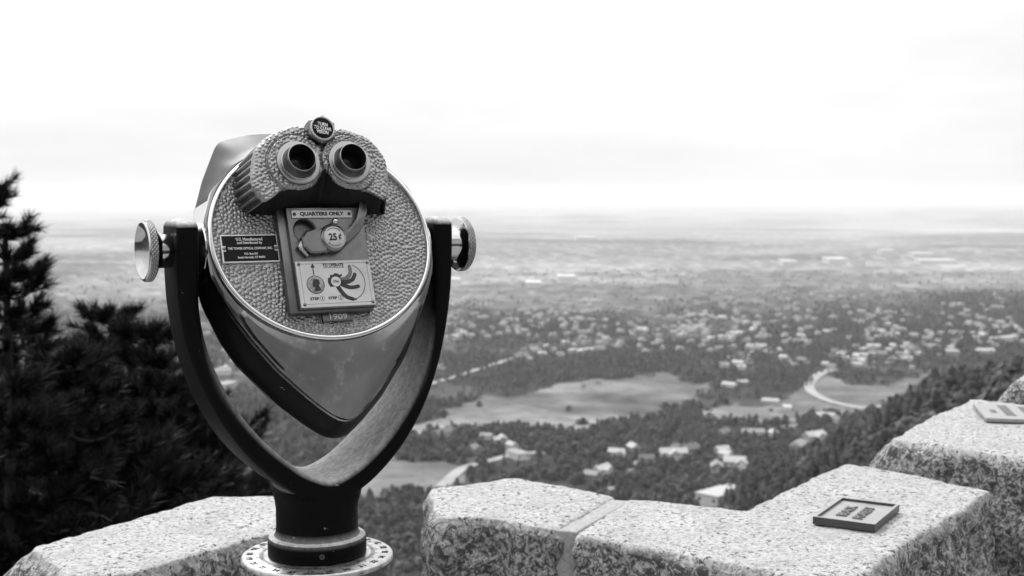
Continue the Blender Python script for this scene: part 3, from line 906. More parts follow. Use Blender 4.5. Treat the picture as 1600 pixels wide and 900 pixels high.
def build_shell():
    lip = ellipse_r(LIP_A, LIP_B, ANG)
    tear = np.maximum(poly_r(TEAR, 3), lip + 0.6)
    rear = np.maximum(poly_r(REAR, 3), tear * 0.99)
    inner = ellipse_r(LIP_A - 3, LIP_B - 3, ANG)
    secs = [(inner, -1.0), (lip + 0.3, -1.0), (lip * 0.75 + tear * 0.25, 0.6), (lip * 0.4 + tear * 0.6, 0.4), (lip * 0.1 + tear * 0.9 - 3, -0.8), (tear - 3.2, -2.0), (tear - 1.0, -4.0), (tear, -7.5), (tear + 0.2, -12),
            (tear * 0.97 + rear * 0.03, -14), (tear * 0.66 + rear * 0.34, -24), (tear * 0.33 + rear * 0.67, -34), (rear, -45), (rear + 0.2, -47), (rear - 0.8, -51), (rear - 9, -72), (rear * 0.85, -100), (rear * 0.74, -130), (rear * 0.62, -165), (rear * 0.52, -195), (rear * 0.47, -204), (rear * 0.40, -208), (rear * 0.02, -210)]
    V = []
    for r, h in secs:
        dy = 0.0
        V.append(np.stack([r * np.cos(ANG), r * np.sin(ANG) + dy, np.full(NA, h)], -1))
    V = np.concatenate(V)
    me = mesh_np('housing', V, grid_faces(len(secs), NA, True), M_shell, True)
    bm = bmesh.new(); bm.from_mesh(me); bmesh.ops.recalc_face_normals(bm, faces=bm.faces[:]); bm.to_mesh(me); bm.free()
    return me
me = build_shell()
me.materials.append(M_belly); me.materials.append(M_back)
cz = np.empty(len(me.polygons) * 3, np.float32); me.polygons.foreach_get('center', cz); cz = cz.reshape(-1, 3)
me.materials.append(M_chrome)
mi = np.where(cz[:, 2] < -8.5, 3, 0)                                            # polished flanks
mi = np.where((cz[:, 2] < -14) & (cz[:, 2] > -45.5) & (cz[:, 1] > 52), 2, mi)    # dull flat facets at the shoulders
mi = np.where((cz[:, 2] < -11) & (cz[:, 1] < -38), 1, mi)  # dark reflections on the metal belly, put in as black colour
me.polygons.foreach_set('material_index', mi.astype(np.int32))
me.set_sharp_from_angle(angle=math.radians(28))
part('housing', xf(me, MF))

# lip round the face plate
def build_lip():
    prof = [(-1.5, -2), (0.2, 1.0), (-0.4, 3.2), (-1.8, 4.2), (-4.0, 4.4), (-5.4, 3.6), (-6.2, 1.6), (-6.6, -1.5)]
    V = []
    for dr, h in prof:
        r = ellipse_r(LIP_A + dr, LIP_B + dr, ANG)
        V.append(np.stack([r * np.cos(ANG), r * np.sin(ANG), np.full(NA, h)], -1))
    me = mesh_np('face_lip', np.concatenate(V), grid_faces(len(prof), NA, True)[:, ::-1], M_chrome, True)
    return me
M_satin_l = simple('brushed_lip_metal', 0.25, 0.36, 0.26, 1.0, 25.0, rough_var=0.06)
part('face_lip', xf(build_lip(), MF))

# hammered relief: a field of small pebbles
PEB = 4.8
def pebbles(x, y, seed=0, pitch=PEB):
    wx = 9.0 * fbm(x / 45.0 + 7, y / 45.0 + 3, 2, 13); wy = 9.0 * fbm(x / 45.0 + 31, y / 45.0 + 17, 2, 14)
    gx, gy = (0.83 * x - 0.56 * y + wx) / pitch, (0.56 * x + 0.83 * y + wy) / (pitch * 0.9)
    ix, iy = np.floor(gx), np.floor(gy)
    best = np.full(x.shape, 9.0); second = np.full(x.shape, 9.0)
    amp = np.zeros(x.shape)
    for dx in (-2, -1, 0, 1, 2):
        for dy in (-2, -1, 0, 1, 2):
            cx, cy = ix + dx, iy + dy
            px = cx + 0.5 + 0.6 * (hash2(cx, cy, seed) - 0.5) + 0.5 * (np.mod(cy, 2) - 0.5)
            py = cy + 0.5 + 0.6 * (hash2(cx, cy, seed + 5) - 0.5)
            d = np.hypot(gx - px, gy - py)
            nb = d < best
            second = np.where(nb, best, np.minimum(second, d)); best = np.where(nb, d, best)
            amp = np.where(nb, 0.75 + 0.5 * hash2(cx, cy, seed + 9), amp)
    return np.exp(-(best / 0.40) ** 2) * amp * np.clip((second - best) / 0.3, 0, 1) ** 0.4
def build_plate():
    step = 0.58
    xs = np.arange(-130, 130.1, step); ys = np.arange(-114.5, 114.6, step)
    X, Y = np.meshgrid(xs, ys)
    H = pebbles(X, Y, 3) * 1.45 - 0.8
    V = np.stack([X, Y, H], -1).reshape(-1, 3)
    f = grid_faces(len(ys), len(xs))
    cx = X.ravel()[f].mean(1); cy = Y.ravel()[f].mean(1)
    keep = (cx / (LIP_A - 4.6)) ** 2 + (cy / (LIP_B - 4.6)) ** 2 < 1
    f = f[keep]
    used = np.unique(f); mp = np.full(len(V), -1); mp[used] = np.arange(len(used))
    return mesh_np('face_plate', V[used], mp[f], M_hammer, True)
part('face_plate', xf(build_plate(), MF))

# eyepiece cowl
EYES = [(-39.0, 71.0), (22.0, 72.5)]
COWL = [(-81, 30), (-86, 37), (-90, 46), (-90.5, 58), (-88, 72), (-83, 89), (-76, 98), (-67, 105), (-54, 112), (-42, 116), (-31, 118), (-22, 114), (-14, 110), (-8, 109), (-2, 110), (6, 113), (15, 116), (26, 115), (40, 111), (53, 106), (63, 97), (69, 88), (72.5, 78), (72, 64),
        (69, 48), (66, 36), (62, 31), (54, 34), (44, 39), (34, 41.5), (23, 42), (12, 44), (2, 50), (-4, 59), (-8.5, 65), (-13, 59), (-19, 50), (-28, 43.5), (-39, 41), (-50, 42), (-60, 41), (-68, 36), (-75, 31)]
def build_cowl():
    c = np.array([-8.0, 86.0])
    P = np.array(COWL, float)
    cl = np.vstack([P, P[:1]])
    # Catmull-Rom closed
    n = len(P); ring = []; ids = []
    for i in range(n):
        p0, p1, p2, p3 = P[i - 1], P[i], P[(i + 1) % n], P[(i + 2) % n]
        for t in np.linspace(0, 1, 17)[:-1]:
            ring.append(0.5 * (2 * p1 + (-p0 + p2) * t + (2 * p0 - 5 * p1 + 4 * p2 - p3) * t * t + (-p0 + 3 * p1 - 3 * p2 + p3) * t ** 3)); ids.append(i + t)
    ring = np.array(ring); ids = np.array(ids)
    m = len(ring)
    K = 100
    fr = np.linspace(0, 1, K + 1)[1:] ** 0.85
    Q = c + (ring[None] - c) * fr[:, None, None]
    X, Y = Q[..., 0], Q[..., 1]
    edge = np.linalg.norm(ring[None] - Q, axis=-1)
    H = 50.0 + pebbles(X, Y, 8, 4.6) * 1.45 - 4.0 * np.exp(-edge / 2.2)
    H = H - ((X + 8) / 82.0) ** 2 * 5.0
    for ex_, ey_ in EYES:
        d = np.hypot(X - ex_, Y - ey_)
        H = H - 16.0 * (1 - sstep(18.5, 20.5, d))
        H = H + 3.0 * (1 - sstep(32.5, 34.5, d)) - 1.6 * np.exp(-((d - 34.5) / 0.8) ** 2)
    V = [np.stack([X, Y, H], -1).reshape(-1, 3)]
    # side walls: front outline lofted to the base outline, fluted on both sides
    base = ring.copy()
    base[:, 0] = (ring[:, 0] + 8) * 1.16 - 3
    lower = (ids >= 25) & (ids <= 43)
    base[:, 1] = np.where(ring[:, 1] > 60, (ring[:, 1] - 60) * 0.90 + 60, ring[:, 1])
    wlow = np.where(lower, 1.0, 0.0)
    ker = np.ones(15) / 15
    wlow = np.convolve(np.concatenate([wlow[-15:], wlow, wlow[:15]]), ker, 'same')[15:-15]
    base[:, 1] = base[:, 1] * (1 - wlow) + 29.5 * wlow
    tt = np.roll(ring, -1, 0) - np.roll(ring, 1, 0)
    nr = np.stack([tt[:, 1], -tt[:, 0]], -1); nr /= np.linalg.norm(nr, axis=1)[:, None] + 1e-9
    if np.sum((ring - c) * nr) < 0: nr = -nr
    h0 = H[-1]
    seg = np.linalg.norm(np.roll(ring, -1, 0) - ring, axis=1); arc = np.cumsum(seg)
    side = np.where((ring[:, 1] < 102) & (ring[:, 1] > 20) & ((ring[:, 0] < -66) | (ring[:, 0] > 56)), 1.0, 0.0)
    side = np.convolve(np.concatenate([side[-9:], side, side[:9]]), np.ones(9) / 9, 'same')[9:-9]
    steps = np.linspace(0, 1, 34)[1:]
    for s in steps:
        q = ring * (1 - s) + base * s
        fl = -side * (0.5 - 0.5 * np.cos(2 * PI * arc / 9.2)) ** 1.6 * 6.0 * float(sstep(0.05, 0.2, s))
        q = q + nr * fl[:, None] + nr * 0.8 * (1 - math.exp(-s * 18))
        V.append(np.stack([q[:, 0], q[:, 1], h0 * (1 - s) - 1.0 * s], -1))
    V.append(np.array([[c[0], c[1], 50.0]]))
    V = np.concatenate(V)
    nrings = K + len(steps)
    f = grid_faces(nrings, m, True)
    ci = len(V) - 1
    tri = np.array([[ci, i, (i + 1) % m] for i in range(m)])
    me = mesh_np('eyepiece_cowl', V, [f, tri], M_hammer, True)
    bm = bmesh.new(); bm.from_mesh(me); bmesh.ops.recalc_face_normals(bm, faces=bm.faces[:]); bm.to_mesh(me); bm.free()
    me.materials.append(M_under)
    idx = np.zeros(len(me.polygons), np.int32)
    mids = (np.arange(m))
    under = (wlow > 0.5)
    nf = len(f)
    ring_of = np.arange(nf) // m; col_of = np.arange(nf) % m
    idx[:nf] = np.where((ring_of >= K - 1) & under[col_of], 1, 0)
    me.polygons.foreach_set('material_index', idx)
    return me
cowl = part('eyepiece_cowl', xf(build_cowl(), MF))
for ex_, ey_ in EYES:
    SH = Matrix.Identity(4); SH[0][2] = -0.13; SH[0][3] = 0.13 * 52          # the barrels lean a little
    ME = MF @ Matrix.Translation((ex_, ey_, 0)) @ SH
    e = part('eyepiece', lathe('eyepiece', [(25.4, 49), (25.4, 54.0), (24.8, 55.2), (23.0, 55.8), (20.4, 55.2), (19.4, 55.6), (18.6, 57), (17.9, 60), (16.9, 65), (16.1, 68.4), (16.3, 70.2), (15.9, 71.2), (15.2, 71.4), (14.7, 70.4)], M_satin_l, 64, ME))
    v, f = lathe_np([(14.7, 70.4), (14.3, 66), (13.2, 50), (0, 46)], 48)
    part('eyepiece_bore', xf(mesh_np('eyepiece_bore', v, f, M_plateblack, True), ME), e)
    v, f = lathe_np([(11.6, 51.0), (11.0, 51.8), (8, 52.6), (4, 53.2), (0, 53.4)], 40)
    part('lens', xf(mesh_np('lens', v, f, M_lens, True), ME), e)
    # knurl cast into the barrel
    na, nz = 120, 12
    a = np.linspace(0, 2 * PI, na, endpoint=False)[None, :]; z = np.linspace(56.6, 65.5, nz)[:, None]
    r = 18.75 - (z - 56.6) * 0.225 + 0.3 + 0.55 * np.maximum(np.sin(a * 26 + z * 0.9), 0) * np.maximum(np.sin(z * 2.0), 0)
    v = np.stack([r * np.cos(a), r * np.sin(a), z + 0 * a], -1).reshape(-1, 3)
    part('barrel_grip', xf(mesh_np('barrel_grip', v, grid_faces(nz, na, True), M_satin, True), ME), e)

# hexagonal knob above the eyepieces
kx, ky = -7.5, 110.0
hexp = [(kx + 18.0 * math.cos(math.radians(60 * i + 24)), ky + 18.0 * math.sin(math.radians(60 * i + 24))) for i in range(6)]
bm = bmesh.new(); prism_bm(bm, hexp, 44, 60, 3.0, 3)
es = [e for e in bm.edges if abs(e.verts[0].co.z - e.verts[1].co.z) > 8]
bmesh.ops.bevel(bm, geom=es, offset=2.0, segments=3, affect='EDGES')
hx = part('vision_knob', xf(bm_mesh('vision_knob', bm, M_satin, angle=25), MF))
MKN = MF @ Matrix.Translation((kx, ky, 0))
part('knob_ring', lathe('knob_ring', [(14.4, 60.0), (14.0, 61.6), (13.1, 62.0), (12.5, 61.2), (12.3, 60.2)], M_white, 48, MKN), hx)
v, f = lathe_np([(12.7, 60.0), (12.5, 60.5), (0, 60.7)], 48)
part('knob_face', xf(mesh_np('knob_face', v, f, M_plateblack, True), MKN), hx)
part('lettering', text_mesh('lettering', 'TURN\nTO CLEAR\nVISION', M_letter, 21.0, 13.6, (kx, ky), 60.6, 0.35, math.radians(-9), 0.03, MF, spacing=0.85), hx)

# coin box
bm = bmesh.new(); box_bm(bm, -56, 45, -89, 33, -2, 10, 2.0)
cb = part('coin_box', xf(bm_mesh('coin_box', bm, M_satin, angle=30), MF))
def holed_plate(x0, x1, y0, y1, z0, z1, hx_, hy_, hr, depth, mat):
    bm = bmesh.new()
    n = 40
    cir = [(hx_ + hr * math.cos(2 * PI * i / n), hy_ + hr * math.sin(2 * PI * i / n)) for i in range(n)]
    # outer loop sampled to the same count, sorted by angle from the hole, so that the face is a clean strip
    outer = []
    for i in range(n):
        a = 2 * PI * i / n
        dx, dy = math.cos(a), math.sin(a)
        ts = []
        if dx > 1e-9: ts.append((x1 - hx_) / dx)
        if dx < -1e-9: ts.append((x0 - hx_) / dx)
        if dy > 1e-9: ts.append((y1 - hy_) / dy)
        if dy < -1e-9: ts.append((y0 - hy_) / dy)
        t = min(ts); outer.append((hx_ + dx * t, hy_ + dy * t))
    for cxx, cyy in ((x0, y0), (x1, y0), (x1, y1), (x0, y1)):
        i = min(range(n), key=lambda k: (outer[k][0] - cxx) ** 2 + (outer[k][1] - cyy) ** 2)
        outer[i] = (cxx, cyy)
    ot = [bm.verts.new((x, y, z1)) for x, y in outer]; ob = [bm.verts.new((x, y, z0)) for x, y in outer]
    big = [(hx_ + (x - hx_) * 1.12, hy_ + (y - hy_) * 1.12) for x, y in cir]
    bt = [bm.verts.new((x, y, z1)) for x, y in big]
    ct = [bm.verts.new((x, y, z1 - 1.6)) for x, y in cir]; cbm = [bm.verts.new((x, y, z1 - depth)) for x, y in cir]
    for i in range(n):
        j = (i + 1) % n
        bm.faces.new((ot[i], ot[j], bt[j], bt[i])); bm.faces.new((bt[i], bt[j], ct[j], ct[i]))
        bm.faces.new((ct[i], ct[j], cbm[j], cbm[i])); bm.faces.new((ob[i], ob[j], ot[j], ot[i]))
    bm.faces.new(cbm)
    return bm_mesh('mechanism_plate', bm, mat, angle=30)
part('mechanism_plate', xf(holed_plate(-47, 44, -86, 31, 9.5, 18, -28, 4, 13.0, 8.0, M_satin), MF), cb)

# QUARTERS ONLY strip
bm = bmesh.new(); box_bm(bm, -42, 31, 18.6, 28.2, 18.0, 19.2, 0.4, 1)
st = part('label_strip', xf(bm_mesh('label_strip', bm, M_satin_l), MF))
part('lettering', text_mesh('lettering', 'QUARTERS ONLY', M_ink, 53, 5.4, (-5.5, 23.4), 19.2, 0.3, 0, 0.035, MF), st)
def screw(x, y, z, r, parent, mat=M_satin):
    MS = MF @ Matrix.Translation((x, y, 0))
    part('screw', lathe('screw', [(r, z), (r, z + 0.5), (r * 0.6, z + 1.0), (0, z + 1.1)], mat, 14, MS), parent)
screw(-38.5, 23.4, 19.2, 2.0, st, M_iron); screw(27.5, 23.4, 19.2, 2.0, st, M_iron)

# crank with its badge
crk = None
bm = bmesh.new()
lc = np.array([(-14, -19), (4, -13), (19, -6.5), (30, 2), (38, 12.5), (42.5, 23), (44.5, 33), (44.8, 38)], float)
lt = np.gradient(lc, axis=0); lt /= np.linalg.norm(lt, axis=1)[:, None]; ln_ = np.stack([-lt[:, 1], lt[:, 0]], -1)
wd_ = np.array([6.5, 6.0, 5.4, 5.0, 4.6, 4.5, 4.6, 4.4])[:, None]
lever = [tuple(p) for p in (lc - ln_ * wd_)] + [(47.2, 41.2), (44.6, 42.4), (42.2, 41.2)] + [tuple(p) for p in (lc + ln_ * wd_)[::-1]]
prism_bm(bm, lever, 21, 25.5, 1.4, 3)
crk = part('crank_handle', xf(bm_mesh('crank_handle', bm, M_crank, angle=35), MF))
bm = bmesh.new()
prism_bm(bm, [(-8, 4), (-19, 2.5), (-31, 1.0), (-36.5, -6), (-35.5, -17), (-29, -24.5), (-18, -24.8), (-8, -23)], 19, 28.0, 1.8, 1)
part('crank_block', xf(bm_mesh('crank_block', bm, M_satin, angle=18), MF), crk)
bm = bmesh.new()
prism_bm(bm, [(-36.5, -8), (-41.5, -15), (-40.5, -19), (-33, -28), (-30, -27)], 18.2, 24, 1.2, 2)
part('crank_jaw', xf(bm_mesh('crank_jaw', bm, M_satin_l, angle=35), MF), crk)
MH = MF @ Matrix.Translation((0.5, -7.4, 0))
part('crank_hub', lathe('crank_hub', [(16.6, 18), (16.6, 25), (16, 27.5), (14.9, 29.5), (13.6, 30.2), (12.5, 29.6), (0, 29.5)], M_crank, 56, MH), crk)
v, f = lathe_np([(12.4, 29.4), (12.2, 30.0), (0, 30.1)], 48)
part('badge', xf(mesh_np('badge', v, f, M_white, True), MH), crk)
part('lettering', text_mesh('lettering', '25', M_ink, 9.6, 8.6, (-1.5, -7.4), 30.1, 0.3, 0, 0.035, MF), crk)
part('lettering', text_mesh('lettering', '\u00a2', M_ink, 3.6, 8.4, (7.1, -7.4), 30.1, 0.3, 0, 0.02, MF), crk)
def arc_strip(cx, cy, r, a0, a1, w, z, mat, parent, name='arrow_arc', head=0.0, n=22):
    bm = bmesh.new()
    A = np.radians(np.linspace(a0, a1, n))
    i_ = [bm.verts.new((cx + (r - w / 2) * math.cos(a), cy + (r - w / 2) * math.sin(a), z)) for a in A]
    o_ = [bm.verts.new((cx + (r + w / 2) * math.cos(a), cy + (r + w / 2) * math.sin(a), z)) for a in A]
    for k in range(n - 1): bm.faces.new((i_[k], i_[k + 1], o_[k + 1], o_[k]))
    if head:
        a = A[-1]; s = 1 if a1 > a0 else -1
        p = Vector((cx + r * math.cos(a), cy + r * math.sin(a))); t = Vector((-math.sin(a), math.cos(a))) * s; q = Vector((math.cos(a), math.sin(a)))
        bm.faces.new([bm.verts.new((*(p + q * head * 0.5), z)), bm.verts.new((*(p + t * head), z)), bm.verts.new((*(p - q * head * 0.5), z))])
    return part(name, xf(bm_mesh(name, bm, mat), MF), parent)
arc_strip(0.5, -7.4, 10.4, 135, 50, 0.6, 30.25, M_ink, crk, head=2.0)
arc_strip(0.5, -7.4, 10.4, 310, 228, 0.6, 30.25, M_ink, crk, head=2.0)
part('hub_pin', lathe('hub_pin', [(4.2, 18), (4.2, 27), (3.4, 30), (1.8, 31.4), (0, 31.8)], M_chrome, 20, MF @ Matrix.Translation((5.0, 11.5, 0))), crk)

# instruction plate
bm = bmesh.new(); box_bm(bm, -46, 43, -85, -32, 17.9, 20.0, 0.5, 1)
ip = part('instruction_plate', xf(bm_mesh('instruction_plate', bm, M_white), MF))
ZI = 20.15
def ribbon(pts, widths, z, mat, parent, name):
    pts = np.array(pts, float)
    s = np.linspace(0, len(pts) - 1, 20); out = []; W = np.interp(s, np.arange(len(pts)), widths)
    for q in s:
        i = min(int(q), len(pts) - 2); t = q - i
        p0, p1, p2, p3 = pts[max(i - 1, 0)], pts[i], pts[i + 1], pts[min(i + 2, len(pts) - 1)]
        out.append(0.5 * (2 * p1 + (-p0 + p2) * t + (2 * p0 - 5 * p1 + 4 * p2 - p3) * t * t + (-p0 + 3 * p1 - 3 * p2 + p3) * t ** 3))
    out = np.array(out); t = np.gradient(out, axis=0); t /= np.linalg.norm(t, axis=1)[:, None]; nn = np.stack([-t[:, 1], t[:, 0]], -1)
    bm = bmesh.new()
    a = [bm.verts.new((*(out[k] + nn[k] * W[k] / 2), z)) for k in range(20)]; b2 = [bm.verts.new((*(out[k] - nn[k] * W[k] / 2), z)) for k in range(20)]
    for k in range(19): bm.faces.new((a[k], a[k + 1], b2[k + 1], b2[k]))
    # round end
    cap = [b2[-1], a[-1]]
    th0 = math.atan2(nn[-1][1], nn[-1][0])
    for k in range(1, 7):
        an = th0 - PI * k / 7
        cap.append(bm.verts.new((out[-1][0] + math.cos(an) * W[-1] / 2, out[-1][1] + math.sin(an) * W[-1] / 2, z)))
    bm.faces.new(cap)
    return part(name, xf(bm_mesh(name, bm, mat), MF), parent)
def disc(x, y, r, z, mat, parent, name, n=32):
    bm = bmesh.new()
    bm.faces.new([bm.verts.new((x + r * math.cos(2 * PI * k / n), y + r * math.sin(2 * PI * k / n), z)) for k in range(n)])
    return part(name, xf(bm_mesh(name, bm, mat), MF), parent)
# thin border
bm = bmesh.new()
bx0, bx1, by0, by1, bw = -42, 39, -81.5, -35, 0.35
for q in ((bx0, bx1, by0, by0 + bw), (bx0, bx1, by1 - bw, by1), (bx0, bx0 + bw, by0 + bw, by1 - bw), (bx1 - bw, bx1, by0 + bw, by1 - bw)):
    bm.faces.new([bm.verts.new((x, y, ZI)) for x, y in ((q[0], q[2]), (q[1], q[2]), (q[1], q[3]), (q[0], q[3]))])
part('border_line', xf(bm_mesh('border_line', bm, M_ink), MF), ip)
for sx, sy in ((-42.5, -35.2), (39.8, -35.2), (-42, -81.5), (39.5, -81.5)): screw(sx, sy, 20.0, 1.9, ip)
part('lettering', text_mesh('lettering', 'TO OPERATE', M_ink, 25, 3.7, (-2, -37.3), 20.0, 0.25, 0, 0.03, MF), ip)
bm = bmesh.new(); bm.faces.new([bm.verts.new((x, y, ZI)) for x, y in ((-14.5, -40.5), (10.5, -40.5), (10.5, -40.0), (-14.5, -40.0))])
part('underline', xf(bm_mesh('underline', bm, M_ink), MF), ip)
bm = bmesh.new()
bm.faces.new([bm.verts.new((x, y, ZI)) for x, y in ((-27.1, -48), (-25.9, -48), (-25.9, -39.5), (-23.8, -39.5), (-26.5, -34.6), (-29.2, -39.5), (-27.1, -39.5))])
part('arrow', xf(bm_mesh('arrow', bm, M_ink), MF), ip)
disc(-26, -59.3, 10.6, ZI, M_ink, ip, 'coin_rim')
cn = lathe('coin_picture', [(9.9, 20.2), (9.6, 20.6), (9.0, 20.7), (0, 20.7)], M_coin, 40, MF @ Matrix.Translation((-26, -59.3, 0)))
part('coin_picture', cn, ip)
bm = bmesh.new()
bm.faces.new([bm.verts.new((x - 26, y - 59.3, 20.85)) for x, y in ((-2, 6), (2, 6.4), (4.6, 4), (4.8, 1), (3.2, -1.2), (4.6, -4), (6, -6.2), (1, -8), (-3, -7), (-1, -3.4), (-2.8, -2.8), (-4.2, -0.6), (-3.6, 2.6))])
part('coin_head', xf(bm_mesh('coin_head', bm, M_ink), MF), ip)
part('lettering', text_mesh('lettering', 'STEP', M_ink, 10.5, 3.2, (-29.5, -75.2), 20.0, 0.25, 0, 0.03, MF), ip)
part('lettering', text_mesh('lettering', 'STEP', M_ink, 10.5, 3.2, (-8, -75.2), 20.0, 0.25, 0, 0.03, MF), ip)
for x_, t_ in ((-20.2, '1'), (1.4, '2')):
    arc_strip(x_, -75.2, 2.7, 0, 360, 0.4, ZI, M_ink, ip, 'step_circle', n=26)
    part('lettering', text_mesh('lettering', t_, M_ink, 0.9 if t_ == '1' else 1.7, 2.9, (x_, -75.2), 20.0, 0.25, 0, 0.03, MF), ip)
bm = bmesh.new()
bm.faces.new([bm.verts.new((x, y, ZI)) for x, y in ((-9, -62.5), (-11.3, -57), (-10.6, -52.4), (-8, -51.6), (-7.4, -48.4), (-4, -48.8), (-1.4, -46.6), (2, -47.4), (4, -49.2), (6.6, -47.6), (7, -50), (4.6, -51.6), (3, -55), (0, -62))][::-1])
part('crank_drawing', xf(bm_mesh('crank_drawing', bm, M_ink), MF), ip)
ribbon([(3, -54.5), (10, -53.6), (15.5, -50), (17.6, -45), (17.4, -39.5)], [5, 4.8, 4.6, 4.4, 4.2], ZI + 0.05, M_greyink, ip, 'handle_drawing')
ribbon([(3, -56.5), (12, -57.4), (19, -54.5), (22.4, -49)], [5, 4.8, 4.6, 4.4], ZI + 0.1, M_ink, ip, 'handle_drawing')
ribbon([(2, -58), (9, -62), (16, -64), (24.5, -63)], [5, 4.8, 4.4, 4.2], ZI + 0.1, M_ink, ip, 'handle_drawing')
ribbon([(-1, -60), (3, -68), (8.5, -74.5), (16, -77.6)], [5, 5, 4.6, 4.2], ZI + 0.1, M_ink, ip, 'handle_drawing')
disc(-1.5, -56.5, 5.8, ZI + 0.15, M_white, ip, 'badge_drawing')
part('lettering', text_mesh('lettering', '25\u00a2', M_ink, 7.4, 3.4, (-1.5, -56.5), 20.2, 0.25, 0, 0.02, MF), ip)
arc_strip(12, -57.5, 21.5, 66, -68, 0.8, ZI, M_ink, ip, head=3.4)

# maker's plate
bm = bmesh.new(); box_bm(bm, -121, -56, -26, 6, 0.2, 2.4, 0.6, 1)
npl = part('maker_plate', xf(bm_mesh('maker_plate', bm, M_letter), MF))
bm = bmesh.new()
out = [(-119.6, -24.6), (-57.4, -24.6), (-57.4, -13.2), (-60.6, -13.2), (-60.6, -6.8), (-57.4, -6.8), (-57.4, 4.6), (-119.6, 4.6), (-119.6, -6.8), (-116.4, -6.8), (-116.4, -13.2), (-119.6, -13.2)]
bm.faces.new([bm.verts.new((x, y, 2.55)) for x, y in out])
part('plate_field', xf(bm_mesh('plate_field', bm, M_plateblack), MF), npl)
screw(-118.3, -10, 2.4, 1.9, npl); screw(-58.7, -10, 2.4, 1.9, npl)
for body, w_, y_, h_ in (('U.S. Manufactured', 30, 0.6, 3.6), ('and Distributed by', 29, -3.9, 3.6), ('THE TOWER OPTICAL COMPANY, INC.', 51, -10.2, 3.2), ('P.O. Box 251', 15, -16.2, 2.5), ('South Norwalk, CT 06856', 31, -20.4, 2.8)):
    part('lettering', text_mesh('lettering', body, M_letter, w_, h_, (-88.5, y_), 2.55, 0.2, 0, 0.03, MF), npl)

# number plate
bm = bmesh.new(); box_bm(bm, -16.5, 20.5, -98, -87.5, -0.5, 3.6, 0.7, 2)
nu = part('number_plate', xf(bm_mesh('number_plate', bm, M_satin, angle=30), MF))
part('lettering', text_mesh('lettering', '1909', M_letter, 21, 6.2, (2.5, -92.6), 3.5, 0.6, 0, 0.0, MF), nu)
for x_ in (-20.5, -18.6):
    bm = bmesh.new(); box_bm(bm, x_ - 0.4, x_ + 0.4, -98, -88, 0, 2.6)
    part('plate_clip', xf(bm_mesh('plate_clip', bm, M_satin), MF), nu)

